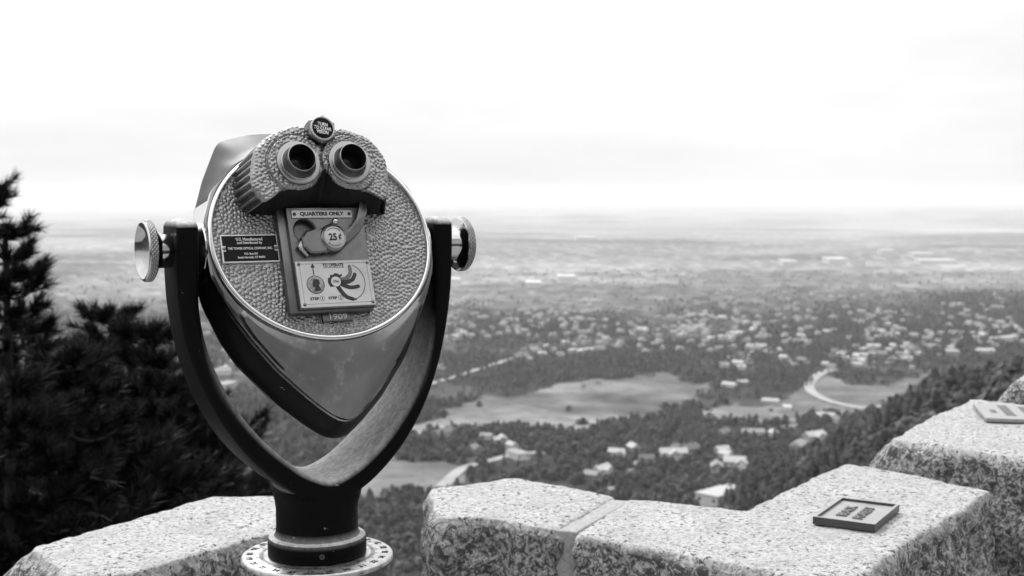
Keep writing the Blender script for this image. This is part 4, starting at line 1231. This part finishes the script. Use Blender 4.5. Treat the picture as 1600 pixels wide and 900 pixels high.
# ------------------------------------------------------------------ young pines below the parapet
def pine(name, top, ground_z, rmax, slope, seed, label, density=1.0, needle=0.082, sprig=False, group='young pines beyond the parapet'):
    r_ = np.random.default_rng(seed)
    X, Y, ZT = top
    root = empty(name, (X, Y, ground_z), label, 'pine tree', group)
    Ht = ZT - ground_z
    lean = r_.normal(0, 0.03, 2)
    def axis(f): return np.array([lean[0] * Ht * f * (1 - f), lean[1] * Ht * f * (1 - f), Ht * f])
    fs = np.linspace(0, 1, 14)
    v, f = tube_np([axis(q) for q in fs], [0.014 + 0.055 * (1 - q) * Ht / 4 for q in fs], 9)
    obj('trunk', mesh_np('trunk', v, f, M_bark, True), root)
    BV, BF = [], []; bo = 0
    tips = []                                            # (pos, dir)
    tips.append((axis(1.0), np.array([0, 0, 1.0])))
    s = 0.04
    while s < min(Ht - 0.25, 3.6):
        R = min(slope * s + 0.07, rmax) * r_.uniform(0.75, 1.15)
        k = int(r_.integers(4, 7))
        a0 = r_.uniform(0, 6.28)
        reach = sprig and 0.62 < s < 0.80
        for j in range(k + int(reach)):
            a = a0 + j * 6.283 / k + r_.normal(0, 0.25)
            L = R * r_.uniform(0.7, 1.1)
            if reach and j == k: a, L = 0.05, 0.80
            p0 = axis(1 - s / Ht)
            dr = np.array([math.cos(a), math.sin(a), 0])
            rise = r_.uniform(0.12, 0.5)
            N = 6
            pts = [p0 + dr * L * q + np.array([0, 0, rise * L * q ** 1.7 - 0.10 * L * math.sin(PI * q)]) for q in np.linspace(0, 1, N)]
            vv, ff = tube_np(pts, np.linspace(0.006 + 0.012 * min(L, 1), 0.004, N), 5)
            BV.append(vv); BF.append(ff + bo); bo += len(vv)
            pts = np.array(pts)
            ntw = max(3, int(L * 22 * density))
            for q in r_.uniform(0.25, 1.0, ntw):
                i = min(int(q * (N - 1)), N - 2); t = q * (N - 1) - i
                b0 = pts[i] * (1 - t) + pts[i + 1] * t
                sd = 1 if r_.random() < 0.5 else -1
                dv = dr * r_.uniform(0.4, 1) + np.array([-dr[1], dr[0], 0]) * sd * r_.uniform(0.1, 0.9) + np.array([0, 0, r_.uniform(0.1, 0.9)])
                dv /= np.linalg.norm(dv)
                ln = r_.uniform(0.05, 0.22) * min(1, 0.4 + L)
                tip = b0 + dv * ln
                vv, ff = tube_np([b0, tip], [0.004, 0.003], 4)
                BV.append(vv); BF.append(ff + bo); bo += len(vv)
                tips.append((tip, dv)); 
                if ln > 0.1: tips.append((b0 + dv * ln * 0.5, dv))
            d_end = pts[-1] - pts[-2]; tips.append((pts[-1], d_end / np.linalg.norm(d_end)))
        for _q in range(5):                                  # short inner shoots hide the stem
            v3 = r_.normal(0, 1, 3); v3[2] = abs(v3[2]) * 0.8; v3 /= np.linalg.norm(v3)
            tips.append((axis(1 - s / Ht) + v3 * r_.uniform(0.03, 0.09), v3))
        s += r_.uniform(0.07, 0.13) * (1 + 0.25 * s)
    obj('branch', mesh_np('branch', np.concatenate(BV), np.concatenate(BF), M_bark, True), root)['kind'] = 'stuff'
    tp = np.array([t[0] for t in tips]); td = np.array([t[1] for t in tips])
    nn = int(64)
    n = len(tp) * nn
    P = np.repeat(tp, nn, 0); D = np.repeat(td, nn, 0)
    along = r_.uniform(-0.06, 0.015, n)[:, None]
    P = P + D * along
    rd = r_.normal(0, 1, (n, 3)); rd -= D * np.sum(rd * D, 1)[:, None]; rd /= np.linalg.norm(rd, axis=1)[:, None] + 1e-9
    sp = r_.uniform(0.25, 1.25, n)[:, None]
    nd_ = D + rd * sp + np.array([0, 0, 0.25]); nd_ /= np.linalg.norm(nd_, axis=1)[:, None]
    ln = (needle * r_.uniform(0.7, 1.15, n))[:, None]
    wv = np.cross(nd_, r_.normal(0, 1, (n, 3))); wv /= np.linalg.norm(wv, axis=1)[:, None] + 1e-9
    wd = 0.0030
    V = np.stack([P - wv * wd, P + wv * wd, P + nd_ * ln], 1).reshape(-1, 3)
    F = np.arange(n * 3).reshape(-1, 3)
    o = obj('crown', mesh_np('crown', V, F, M_needle), root); o['kind'] = 'stuff'
    return n
def spot(px, py, Y):
    c, s = math.cos(PITCH), math.sin(PITCH)
    u, v = (px - 800) / FPX, (450 - py) / FPX
    d = np.array([u, c + v * s, v * c - s]); t = Y / d[1]
    return EYE[0] + d[0] * t, Y, EYE[2] + d[2] * t
nt_ = 0
for (px, py, Y, rmax, slope, sd, lab) in (
        (-228, 172, 7.2, 0.62, 0.30, 1, 'tallest young pine, cut off by the photo edge with one sprig against the sky'),
        (8, 358, 6.4, 0.75, 0.34, 2, 'dark young pine whose bristly leader rises just below the skyline'),
        (172, 492, 6.9, 1.0, 0.75, 3, 'broad young pine with a rounded top beside the small pointed one'),
        (236, 520, 5.9, 0.6, 0.55, 4, 'small pointed pine with an upright leader beside the black yoke'),
        (110, 560, 5.2, 1.0, 0.8, 5, 'low bushy pine in the middle of the dark pine mass'),
        (272, 612, 6.6, 0.5, 0.6, 6, 'young pine directly behind the lower bend of the yoke'),
        (345, 735, 7.6, 0.45, 0.7, 7, 'lowest small pine tuft just above the single granite block'),
        (20, 600, 4.8, 0.9, 0.8, 8, 'dense pine at the bottom edge beside the sloping block end'),
        (170, 690, 5.4, 0.7, 0.8, 9, 'spreading pine right behind the top edge of the single block')):
    t = spot(px, py, Y)
    gz = float(land_z(t[0], t[1]))
    nt_ += pine('pine_tree', t, gz - 0.1, rmax, slope, sd, lab, sprig=sd == 1)
print('needles', nt_)

# ------------------------------------------------------------------ houses of the valley
def house_mesh(kind, wall_m, roof_m):
    """returns {part: mesh}; metres, origin at the foot"""
    out = {}
    specs = {'gable': [(-8, 8, -5, 5)], 'ell': [(-9, 7, -5, 5), (1, 9, -10.5, -5)], 'long': [(-14, 12, -5, 6)], 'tee': [(-11, 11, -4.5, 5), (-4.5, 4.5, -9.5, -4.5)], 'flat': [(-12, 10, -7, 7), (10, 17, -5, 6)]}[kind]
    bw, br = bmesh.new(), bmesh.new()
    wz = 5.2 if kind in ('gable', 'tee') else 4.2
    if kind == 'flat': wz = 6.0
    for i, (x0, x1, y0, y1) in enumerate(specs):
        z1 = wz - 0.15 * i
        box_bm(bw, x0, x1, y0, y1, -3, z1)
        if kind == 'flat':
            box_bm(br, x0 - .4, x1 + .4, y0 - .4, y1 + .4, z1 + 0.02, z1 + 0.7)
            continue
        e = 0.8; along_x = (x1 - x0) >= (y1 - y0) and i == 0
        h = 3.9 - 0.3 * i
        if along_x:
            ym = (y0 + y1) / 2
            q = [(x0 - e, y0 - e, z1), (x1 + e, y0 - e, z1), (x1 + e, y1 + e, z1), (x0 - e, y1 + e, z1), (x0 - e + (1.5 if kind == 'long' else 0), ym, z1 + h), (x1 + e - (1.5 if kind == 'long' else 0), ym, z1 + h)]
            fs = [(0, 1, 5, 4), (2, 3, 4, 5), (1, 2, 5), (3, 0, 4), (3, 2, 1, 0)]
        else:
            xm = (x0 + x1) / 2
            q = [(x0 - e, y0 - e, z1), (x1 + e, y0 - e, z1), (x1 + e, y1 + 2, z1), (x0 - e, y1 + 2, z1), (xm, y0 - e, z1 + h), (xm, y1 + 2, z1 + h)]
            fs = [(1, 2, 5, 4), (3, 0, 4, 5), (0, 1, 4), (2, 3, 5), (3, 2, 1, 0)]
        vs = [br.verts.new(p) for p in q]
        for f in fs: br.faces.new([vs[k] for k in f])
    out['wall'] = bm_mesh('house_wall', bw, wall_m); out['roof'] = bm_mesh('house_roof', br, roof_m)
    b = bmesh.new(); x0, x1, y0, y1 = specs[0]
    box_bm(b, x0 + 3, x0 + 4.2, 0.5, 1.7, wz, wz + 4.0); out['chimney'] = bm_mesh('chimney', b, HOUSE_WALL[2])
    return out, specs, wz
wb = bmesh.new(); box_bm(wb, -0.9, 0.9, -0.08, 0.08, 0, 1.5); WIN = bm_mesh('window', wb, M_window)
wb = bmesh.new(); box_bm(wb, -0.6, 0.6, -0.1, 0.1, 0, 2.2); DOOR = bm_mesh('door', wb, HOUSE_ROOF[2])
KINDS = ['gable', 'ell', 'long', 'tee', 'flat']
SHADE = ['white', 'cream', 'grey']; RSH = ['pale', 'mid-grey', 'dark']
KTXT = {'gable': 'gabled house', 'ell': 'L-shaped house', 'long': 'long low house', 'tee': 'front-gabled house', 'flat': 'flat-roofed block'}
LIB = {}
def house_lib(kind, wi, ri):
    if (kind, wi, ri) not in LIB: LIB[(kind, wi, ri)] = house_mesh(kind, HOUSE_WALL[wi], HOUSE_ROOF[ri])
    return LIB[(kind, wi, ri)]
HOUSES = []                                              # x, y, radius: trees keep clear of them
def add_house(px, py, scale, kind, wi, ri, where, detail):
    x, y, z = ground_at(px, py)
    for hx_, hy_, hr_ in HOUSES:
        if (hx_ - x) ** 2 + (hy_ - y) ** 2 < (hr_ * 0.9 + 9 * scale) ** 2: return False
    lib, specs, wz = house_lib(kind, wi, ri)
    root = empty('house', (x, y, z), '%s %s, %s roof, %s' % (SHADE[wi], KTXT[kind], RSH[ri], where), 'house', 'houses in the valley')
    root.rotation_euler = (0, 0, random.uniform(-1.5, 1.5) + (PI if random.random() < 0.3 else 0))
    root.scale = (scale, scale, scale)
    obj('wall', lib['wall'], root)
    rf = obj('roof', lib['roof'], root)
    if detail:
        if kind != 'flat': obj('chimney', lib['chimney'], rf)
        x0, x1, y0, y1 = specs[0]
        for xx in np.linspace(x0 + 1.8, x1 - 1.8, 4):
            if kind in ('ell', 'tee') and any(s_[0] - 1 < xx < s_[1] + 1 for s_ in specs[1:]): continue
            w_ = obj('window', WIN, root); w_.location = (xx, y0 - 0.02, wz - 2.9)
        for yy in (y0 + 2.5, y1 - 2.5):
            w_ = obj('window', WIN, root); w_.location = (x1 + 0.02 if kind != 'flat' else x0 - 0.02, yy, wz - 2.9); w_.rotation_euler = (0, 0, PI / 2)
        dd = obj('door', DOOR, root); dd.location = (x0 + 0.9, y0 - 0.02, 0)
    HOUSES.append((x, y, 11 * scale))
    return True
NEAR = [(1052, 716, 1.2, 'tee', 'beside the lane that drops to the parapet'), (1075, 708, 1.3, 'ell', 'uppermost of the pair in the dark wood'), (1120, 736, 1.1, 'gable', 'just above the long corner block'),
        (1150, 728, 1.25, 'ell', 'second above the corner block'), (1135, 716, 1.0, 'gable', 'at the back of the cluster above the corner block'), (1165, 738, 1.0, 'long', 'lowest in its cluster above the corner'),
        (1125, 786, 1.5, 'flat', 'cut off by the top edge of the corner block'), (1248, 700, 1.1, 'long', 'lower half of the pair on the dark slope'), (1272, 688, 1.2, 'tee', 'upper half of the pair on the dark slope'), (1322, 689, 1.25, 'gable', 'alone on the dark slope nearest the stepped block'),
        (1130, 680, 1.0, 'long', 'at the edge of the clearing'), (1178, 680, 1.0, 'long', 'below the pale tracks'), (1210, 682, 0.9, 'gable', 'small, below the pale tracks'), (1128, 708, 0.9, 'gable', 'half hidden behind the cluster'),
        (690, 682, 1.2, 'long', 'behind the yoke below the clearing'), (715, 680, 0.9, 'gable', 'brightest one below the clearing'), (760, 686, 0.8, 'gable', 'among trees below the clearing'), (785, 690, 0.9, 'ell', 'among trees by the pale lane'),
        (800, 700, 0.8, 'gable', 'at the end of the pale lane'), (745, 705, 0.9, 'long', 'beside the field'), (810, 716, 1.0, 'flat', 'on the bank above the short block'), (965, 712, 1.0, 'ell', 'at the head of the lane'),
        (990, 705, 1.0, 'gable', 'behind the lane head'), (1010, 722, 0.9, 'gable', 'beside the lane in the wood'), (940, 740, 1.0, 'tee', 'above the short block'), (925, 748, 0.9, 'gable', 'close above the short block'),
        (1205, 630, 1.1, 'long', 'left end of the pale tracks'), (1230, 640, 1.0, 'flat', 'beside the pale tracks'), (1300, 578, 1.3, 'ell', 'at the top of the winding road'), (1318, 580, 1.3, 'gable', 'at the bend where the winding road begins'),
        (1140, 604, 1.1, 'long', 'above the clearing tip'), (1160, 600, 1.0, 'ell', 'in scrub above the clearing tip'), (1310, 660, 1.0, 'long', 'below the winding road'), (1290, 655, 1.0, 'tee', 'in the trees under the winding road'),
        (1488, 556, 1.8, 'flat', 'big one above the forest slope'), (1540, 552, 1.5, 'long', 'big one in the wood above the slope'), (1575, 533, 1.7, 'flat', 'wide one in the upper wood'), (1395, 566, 1.6, 'long', 'at the foot of the curved street'),
        (1410, 558, 1.4, 'ell', 'on the curved street'), (1365, 545, 1.3, 'tee', 'inside the curved street'), (1340, 560, 1.3, 'gable', 'under the curved street'), (1255, 566, 1.4, 'long', 'wide one over the scrub'), (1225, 562, 1.2, 'gable', 'by the pale street'), (1180, 548, 1.3, 'flat', 'on the pale street')]
for i, (px, py, s_, k_, w_) in enumerate(NEAR):
    add_house(px, py, s_ * (0.74 if py > 640 else 0.6), k_, i * 2 % 3 if i % 4 else 0, (i * 5 + i // 3) % 3 if i % 3 else 0, w_, py > 640)
def where_of(px, py):
    if py < 505: v = 'far suburb edge'
    elif py < 525: v = 'upper suburb rows'
    elif py < 545: v = 'middle suburb rows'
    else: v = 'near suburb edge'
    if px < 470: h = 'seen through the yoke'
    elif px < 760: h = 'beside the yoke arm'
    elif px < 900: h = 'over the meadow foot'
    elif px < 1060: h = 'over the meadow'
    elif px < 1200: h = 'over the meadow tip'
    elif px < 1340: h = 'over the winding road'
    elif px < 1470: h = 'over the forest slope'
    else: h = 'over the stepped blocks'
    return v + ' ' + h
made = 0; tries = 0
while made < 235 and tries < 2500:
    tries += 1
    py = 486 + 92 * random.random() ** 1.1; px = random.uniform(655, 1600)
    if px < 720 and random.random() < 0.3: px = random.uniform(330, 470)
    if 850 < px < 1120 and py > 556: continue
    if px > 1430 and py > 560: continue
    if fbm(np.array([px / 70.0]), np.array([py / 22.0]), 2, 77)[0] < 0.43: continue
    if px > 1290 and py < 505 and random.random() < 0.7: continue
    k_ = random.choice(KINDS if py > 520 else ['long', 'flat', 'ell', 'gable'])
    if add_house(px, py, random.uniform(0.42, 0.72), k_, random.choice((0, 0, 1, 2)), random.choice((0, 0, 1, 1, 2)), where_of(px, py), False): made += 1
made2 = 0
for _ in range(60):
    px, py = random.uniform(340, 470), random.uniform(560, 640)
    if made2 < 8 and add_house(px, py, random.uniform(0.8, 1.2), random.choice(KINDS), random.choice((0, 1, 2)), random.choice((0, 1, 2)), 'seen through the gap of the yoke', False): made2 += 1
def distant_houses():
    r_ = np.random.default_rng(55)
    V, F4, F3, off = [], [], [], 0
    n = 0
    while n < 420:
        py = 428 + 130 * r_.random() ** 0.9; px = r_.uniform(300, 1640)
        if 850 < px < 1120 and py > 552 or px > 1430 and py > 552: continue
        if fbm(np.array([px / 60.0]), np.array([py / 16.0]), 2, 78)[0] < 0.47: continue
        x = (px - 800) / FPX * 0; c, s_ = math.cos(PITCH), math.sin(PITCH)
        d = 209.5 / ((py - 305) / FPX); x = (px - 800) / FPX * d; y = d
        if any((hx_ - x) ** 2 + (hy_ - y) ** 2 < (hr_ + 10) ** 2 for hx_, hy_, hr_ in HOUSES): continue
        z = float(land_z(x, y)); a = r_.uniform(0, 3.14); ca, sa = math.cos(a), math.sin(a)
        w, dp, h = r_.uniform(4, 7), r_.uniform(3, 4.2), r_.uniform(2.4, 4)
        q = np.array([(-w, -dp, -3), (w, -dp, -3), (w, dp, -3), (-w, dp, -3), (-w, -dp, h), (w, -dp, h), (w, dp, h), (-w, dp, h), (-w, 0, h + 2), (w, 0, h + 2)])
        V.append(np.stack([q[:, 0] * ca - q[:, 1] * sa + x, q[:, 0] * sa + q[:, 1] * ca + y, q[:, 2] + z], -1))
        F4.append(np.array([(0, 1, 5, 4), (1, 2, 6, 5), (2, 3, 7, 6), (3, 0, 4, 7), (4, 5, 9, 8), (6, 7, 8, 9)]) + off)
        F3.append(np.array([(5, 6, 9), (7, 4, 8)]) + off); off += 10; n += 1
        HOUSES.append((x, y, 7))
    props(obj('distant_houses', mesh_np('distant_houses', np.concatenate(V), [np.concatenate(F4), np.concatenate(F3)], HOUSE_ROOF[1])), 'pale specks of houses far out in the suburb', None, None, 'stuff')
distant_houses()
# long pale sheds far out on the plain
def shed(px, py, L, W, H, label, ri=0):
    x, y, z = ground_at(px, py)
    root = empty('warehouse', (x, y, z), label, 'warehouse', 'large sheds out on the plain')
    b = bmesh.new(); box_bm(b, -L / 2, L / 2, -W / 2, W / 2, -4, H); obj('wall', bm_mesh('shed_wall', b, HOUSE_WALL[0]), root)
    b = bmesh.new(); box_bm(b, -L / 2 - 1, L / 2 + 1, -W / 2 - 1, W / 2 + 1, H + 0.02, H + 1.5); obj('roof', bm_mesh('shed_roof', b, HOUSE_WALL[0] if ri == 0 else HOUSE_ROOF[1]), root)
shed(1461, 413, 112, 70, 14, 'longest white shed on the plain under the pale band')
shed(1440, 402, 72, 60, 14, 'pale shed just behind the longest white one')
shed(1384, 397, 45, 50, 14, 'small pale shed farthest along the row')
shed(1305, 411, 60, 90, 14, 'broad white shed in the middle of the plain')
shed(1231, 414, 42, 60, 12, 'small white shed at the near end of the row')
shed(1338, 414, 46, 40, 12, 'low grey-topped shed next to the broad one', 1)
shed(833, 448, 34, 60, 11, 'white shed on the plain beside the side knob')
shed(884, 438, 40, 60, 11, 'pale shed on the plain above the suburb')
shed(915, 375, 90, 90, 14, 'far pale shed under the horizon')
shed(705, 443, 40, 50, 11, 'pale shed close to the yoke arm')

# ------------------------------------------------------------------ trees of the valley
def far_tree(kind, seed, n):
    r_ = np.random.default_rng(seed)
    V, F = [], []
    tv, tf = tube_np([(0, 0, -1.5), (0, 0, 0.45)], [0.030, 0.018], 5)
    V.append(tv); F.append(np.concatenate([tf[:, [0, 1, 2]], tf[:, [0, 2, 3]]])); o = len(tv)
    for k in range(n):
        if kind == 'conifer':
            h = 0.10 + 0.88 * r_.random() ** 0.9
            R = 0.20 * (1.02 - h) ** 0.75 * r_.uniform(0.45, 1.2)
        else:
            t = r_.random(); h = 0.14 + 0.84 * t
            R = 0.36 * math.sqrt(max(0.02, 1 - (2 * t - 0.85) ** 2)) * r_.uniform(0.35, 1.08)
        a = r_.uniform(0, 6.283)
        c = np.array([R * math.cos(a), R * math.sin(a), h])
        s = r_.uniform(0.055, 0.12) * (1.0 if n > 60 else 1.9) * (0.75 if kind == 'conifer' and h > 0.8 else 1)
        out = np.array([math.cos(a), math.sin(a), r_.uniform(-0.1, 0.9)])
        u = np.cross(out, r_.normal(0, 1, 3)); u /= np.linalg.norm(u); w = np.cross(out, u); w /= np.linalg.norm(w)
        q = np.array([c + u * s, c - u * s * 0.6 + w * s * 0.8, c - u * s * 0.5 - w * s * 0.9, c + out * s * 0.7])
        V.append(q); F.append(np.array([[0, 1, 3], [1, 2, 3], [2, 0, 3]]) + o); o += 4
    return np.concatenate(V), np.concatenate(F)
FAR = [far_tree('conifer', 1, 46), far_tree('conifer', 2, 46), far_tree('round', 3, 42), far_tree('round', 4, 42), far_tree('round', 6, 46)]
FAR_LO = [far_tree('conifer', 11, 10), far_tree('round', 12, 11), far_tree('round', 13, 10)]
NEAR_T = [far_tree('conifer', 21, 130), far_tree('conifer', 22, 130), far_tree('conifer', 23, 130), far_tree('round', 24, 120), far_tree('round', 25, 120)]
NEAR_M = [mesh_np('pine_crown', v, f, M_leaf) for v, f in NEAR_T]

def scatter():
    pts = []
    r_ = np.random.default_rng(99)
    for d0, d1, per in ((45, 230, 60.0), (230, 420, 62.0), (420, 760, 38.0), (760, 1300, 42.0), (1300, 2100, 62.0), (2100, 3600, 170.0)):
        a0, a1 = (math.radians(-25), math.radians(26)) if d0 > 1200 else (math.radians(-38), math.radians(40))
        area = 0.5 * (d1 ** 2 - d0 ** 2) * (a1 - a0)
        n = int(area / per)
        d = np.sqrt(r_.uniform(d0 ** 2, d1 ** 2, n)); a = r_.uniform(a0, a1, n)
        pts.append(np.stack([d * np.sin(a), d * np.cos(a)], -1))
    p = np.concatenate(pts)
    alb, forest, open_ = cover_maps(p[:, 0], p[:, 1])
    z = land_z(p[:, 0], p[:, 1])
    px, py = to_px(p[:, 0], p[:, 1], z)
    clump = fbm(p[:, 0] / 35, p[:, 1] / 35, 3, 71)
    prob = np.clip(forest * 1.2 * sstep(0.25, 0.5, clump + forest * 0.3) + 0.05, 0, 1) * (1 - open_ * 0.985)
    keep = (r_.random(len(p)) < prob) 
    hs = np.array(HOUSES)
    for i in np.nonzero(keep)[0]:
        q = (hs[:, 0] - p[i, 0]) ** 2 + (hs[:, 1] - p[i, 1]) ** 2
        vis = (hs[:, 1] > p[i, 1]) & (np.abs(hs[:, 0] * p[i, 1] / hs[:, 1] - p[i, 0]) < hs[:, 2] * 0.8) & (hs[:, 1] - p[i, 1] < 45)
        if (q < hs[:, 2] ** 2).any() or (vis.any() and r_.random() < 0.8): keep[i] = False
    p, z, px, py = p[keep], z[keep], px[keep], py[keep]
    base, ridge, d = land_parts(p[:, 0], p[:, 1])
    H = np.where(ridge > 8, r_.uniform(5, 11, len(p)), r_.uniform(3.6, 8.5, len(p)))
    con = r_.random(len(p)) < np.where(ridge > 8, 0.8, 0.42)
    return p, z, px, py, d, H, con
P_, Z_, PX_, PY_, D_, H_, CON_ = scatter()
print('trees', len(P_))
size = H_ / D_
# what the parapet or the head hides is not worth an object
hid = (PY_ > 770 + np.where(PX_ > 1150, (1325 - PX_) * 0.33, 0)) & (PX_ > 670)
hid |= (PX_ < 640) | (PX_ > 1598) | (PY_ > 895)
crest = (PX_ > 1325) & (PY_ > 720 - (PX_ - 1325) * 0.48)
hid |= crest
order = np.argsort(-np.where(hid, 0, size))
top_n = order[:285]
is_thing = np.zeros(len(P_), bool); is_thing[top_n] = True
def tree_where(px, py, d, ridge):
    if ridge > 8:
        col_ = ('over the mortar joint', 'over the inner corner', 'over the long block edge', 'under the tracks', 'left of the rimmed plaque', 'over the rimmed plaque', 'over the low step', 'beyond the stepped block', 'over the flat plaque')[int(np.clip((px - 1000) / 60, 0, 8))]
        col_ = col_.replace('left of', 'short of')
        crest_y = np.interp(px, [1050, 1130, 1180, 1233, 1333, 1387, 1467, 1600], [790, 775, 740, 715, 660, 630, 577, 555])
        row_ = 'on the crest' if py < crest_y + 14 else 'below the crest' if py < crest_y + 45 else 'down the dark slope'
        return row_ + ' ' + col_
    if px < 700: return 'in the gap' + (' by the yoke' if px < 655 else ' by the block end') + (', high up' if py < 800 else ', low down')
    if px < 880: return 'above the short block' + (' near the field' if py < 735 else ' close to its edge')
    if px < 1020: return 'near the lane ' + ('head' if py < 735 else 'foot')
    return 'among the corner block houses' + (' at the back' if py < 715 else ' in front')
_, RIDGE_P, _ = land_parts(P_[:, 0], P_[:, 1])
for i in top_n:
    hgt = H_[i]
    k = int(rng.integers(0, 3)) if CON_[i] else 3 + int(rng.integers(0, 2))
    size_w = 'tall' if hgt > 9.3 else 'low' if hgt < 7.2 else 'mid-sized'
    shape = ('pointed conifer', 'ragged conifer', 'thin-topped conifer', 'round oak', 'bushy oak')[k]
    o = obj('conifer_tree' if CON_[i] else 'oak_tree', NEAR_M[k])
    o.location = (P_[i, 0], P_[i, 1], Z_[i]); wsc = rng.uniform(0.85, 1.25)
    tone = int(rng.choice(3, p=(0.5, 0.35, 0.15))); o.material_slots[0].link = 'OBJECT'; o.material_slots[0].material = LEAVES[tone]
    o.scale = (hgt * wsc, hgt * wsc, hgt); o.rotation_euler = (0, 0, rng.uniform(0, 6.28))
    dn = np.hypot(P_[:, 0] - P_[i, 0], P_[:, 1] - P_[i, 1]); dn[i] = 1e9; q_ = int(np.argmin(dn))
    nb_ = 'in a gap' if dn[q_] > 6.5 else 'beside %s %s' % ('taller' if H_[q_] > H_[i] else 'lower', 'conifer' if CON_[q_] else 'oak')
    props(o, '%s %s %s %s, %s' % (size_w, ('dark', 'dull-grey', 'paler')[tone], shape, tree_where(PX_[i], PY_[i], D_[i], RIDGE_P[i]), nb_), 'tree', 'conifers on the near slopes' if CON_[i] else 'oaks on the near slopes')
def mass(idx, lib_c, lib_r, name):
    Vs, Fs = [], []; off = 0
    for lib, flag in ((lib_c, True), (lib_r, False)):
        ids = idx[CON_[idx] == flag]
        for j, (v, f) in enumerate(lib):
            s_ = ids[j::len(lib)]
            if len(s_) == 0: continue
            a = rng.uniform(0, 6.28, len(s_)); ca, sa = np.cos(a)[:, None], np.sin(a)[:, None]
            hh = H_[s_][:, None]; ww = hh * rng.uniform(0.85, 1.3, len(s_))[:, None]
            if not flag: ww = ww * 1.25; hh = hh * 0.85
            x = (v[None, :, 0] * ca - v[None, :, 1] * sa) * ww + P_[s_, 0][:, None]
            y = (v[None, :, 0] * sa + v[None, :, 1] * ca) * ww + P_[s_, 1][:, None]
            z = v[None, :, 2] * hh + Z_[s_][:, None]
            Vs.append(np.stack([x, y, z], -1).reshape(-1, 3))
            Fs.append((f[None] + (np.arange(len(s_)) * len(v))[:, None, None]).reshape(-1, 3) + off); off += len(s_) * len(v)
    V, F = np.concatenate(Vs), np.concatenate(Fs)
    print(name, len(F))
    me = mesh_np(name, V, F, M_leaf); me.materials.append(M_leaf2); me.materials.append(M_leaf3)
    blk = np.arange(len(me.polygons)) // 45
    me.polygons.foreach_set('material_index', np.searchsorted([0.5, 0.85], hash2(blk, blk * 0 + 3, 5)).astype(np.int32))
    o = obj(name, me); props(o, 'dark woodland scattered over the valley', None, None, 'stuff')
rest = np.nonzero(~is_thing)[0]
mass(rest[D_[rest] < 1300], FAR[:2], FAR[2:], 'woodland')
mass(rest[D_[rest] >= 1300], FAR_LO[:1], FAR_LO[1:], 'distant_woodland')

# ------------------------------------------------------------------ haze
bm = bmesh.new(); box_bm(bm, -80000, 80000, -80000, 80000, -420, 95.0)
me = bm_mesh('haze', bm, None)
mh = bpy.data.materials.new('haze_air'); mh.use_nodes = True
hn = mh.node_tree.nodes; hn.clear()
ho = hn.new('ShaderNodeOutputMaterial'); hv = hn.new('ShaderNodeVolumePrincipled')
hv.inputs['Color'].default_value = g3(0.97)
hv.inputs['Density'].default_value = 0.62e-4
hv.inputs['Anisotropy'].default_value = 0.6
mh.node_tree.links.new(hv.outputs[0], ho.inputs['Volume'])
me.materials.append(mh)
props(obj('haze', me), kind='stuff')
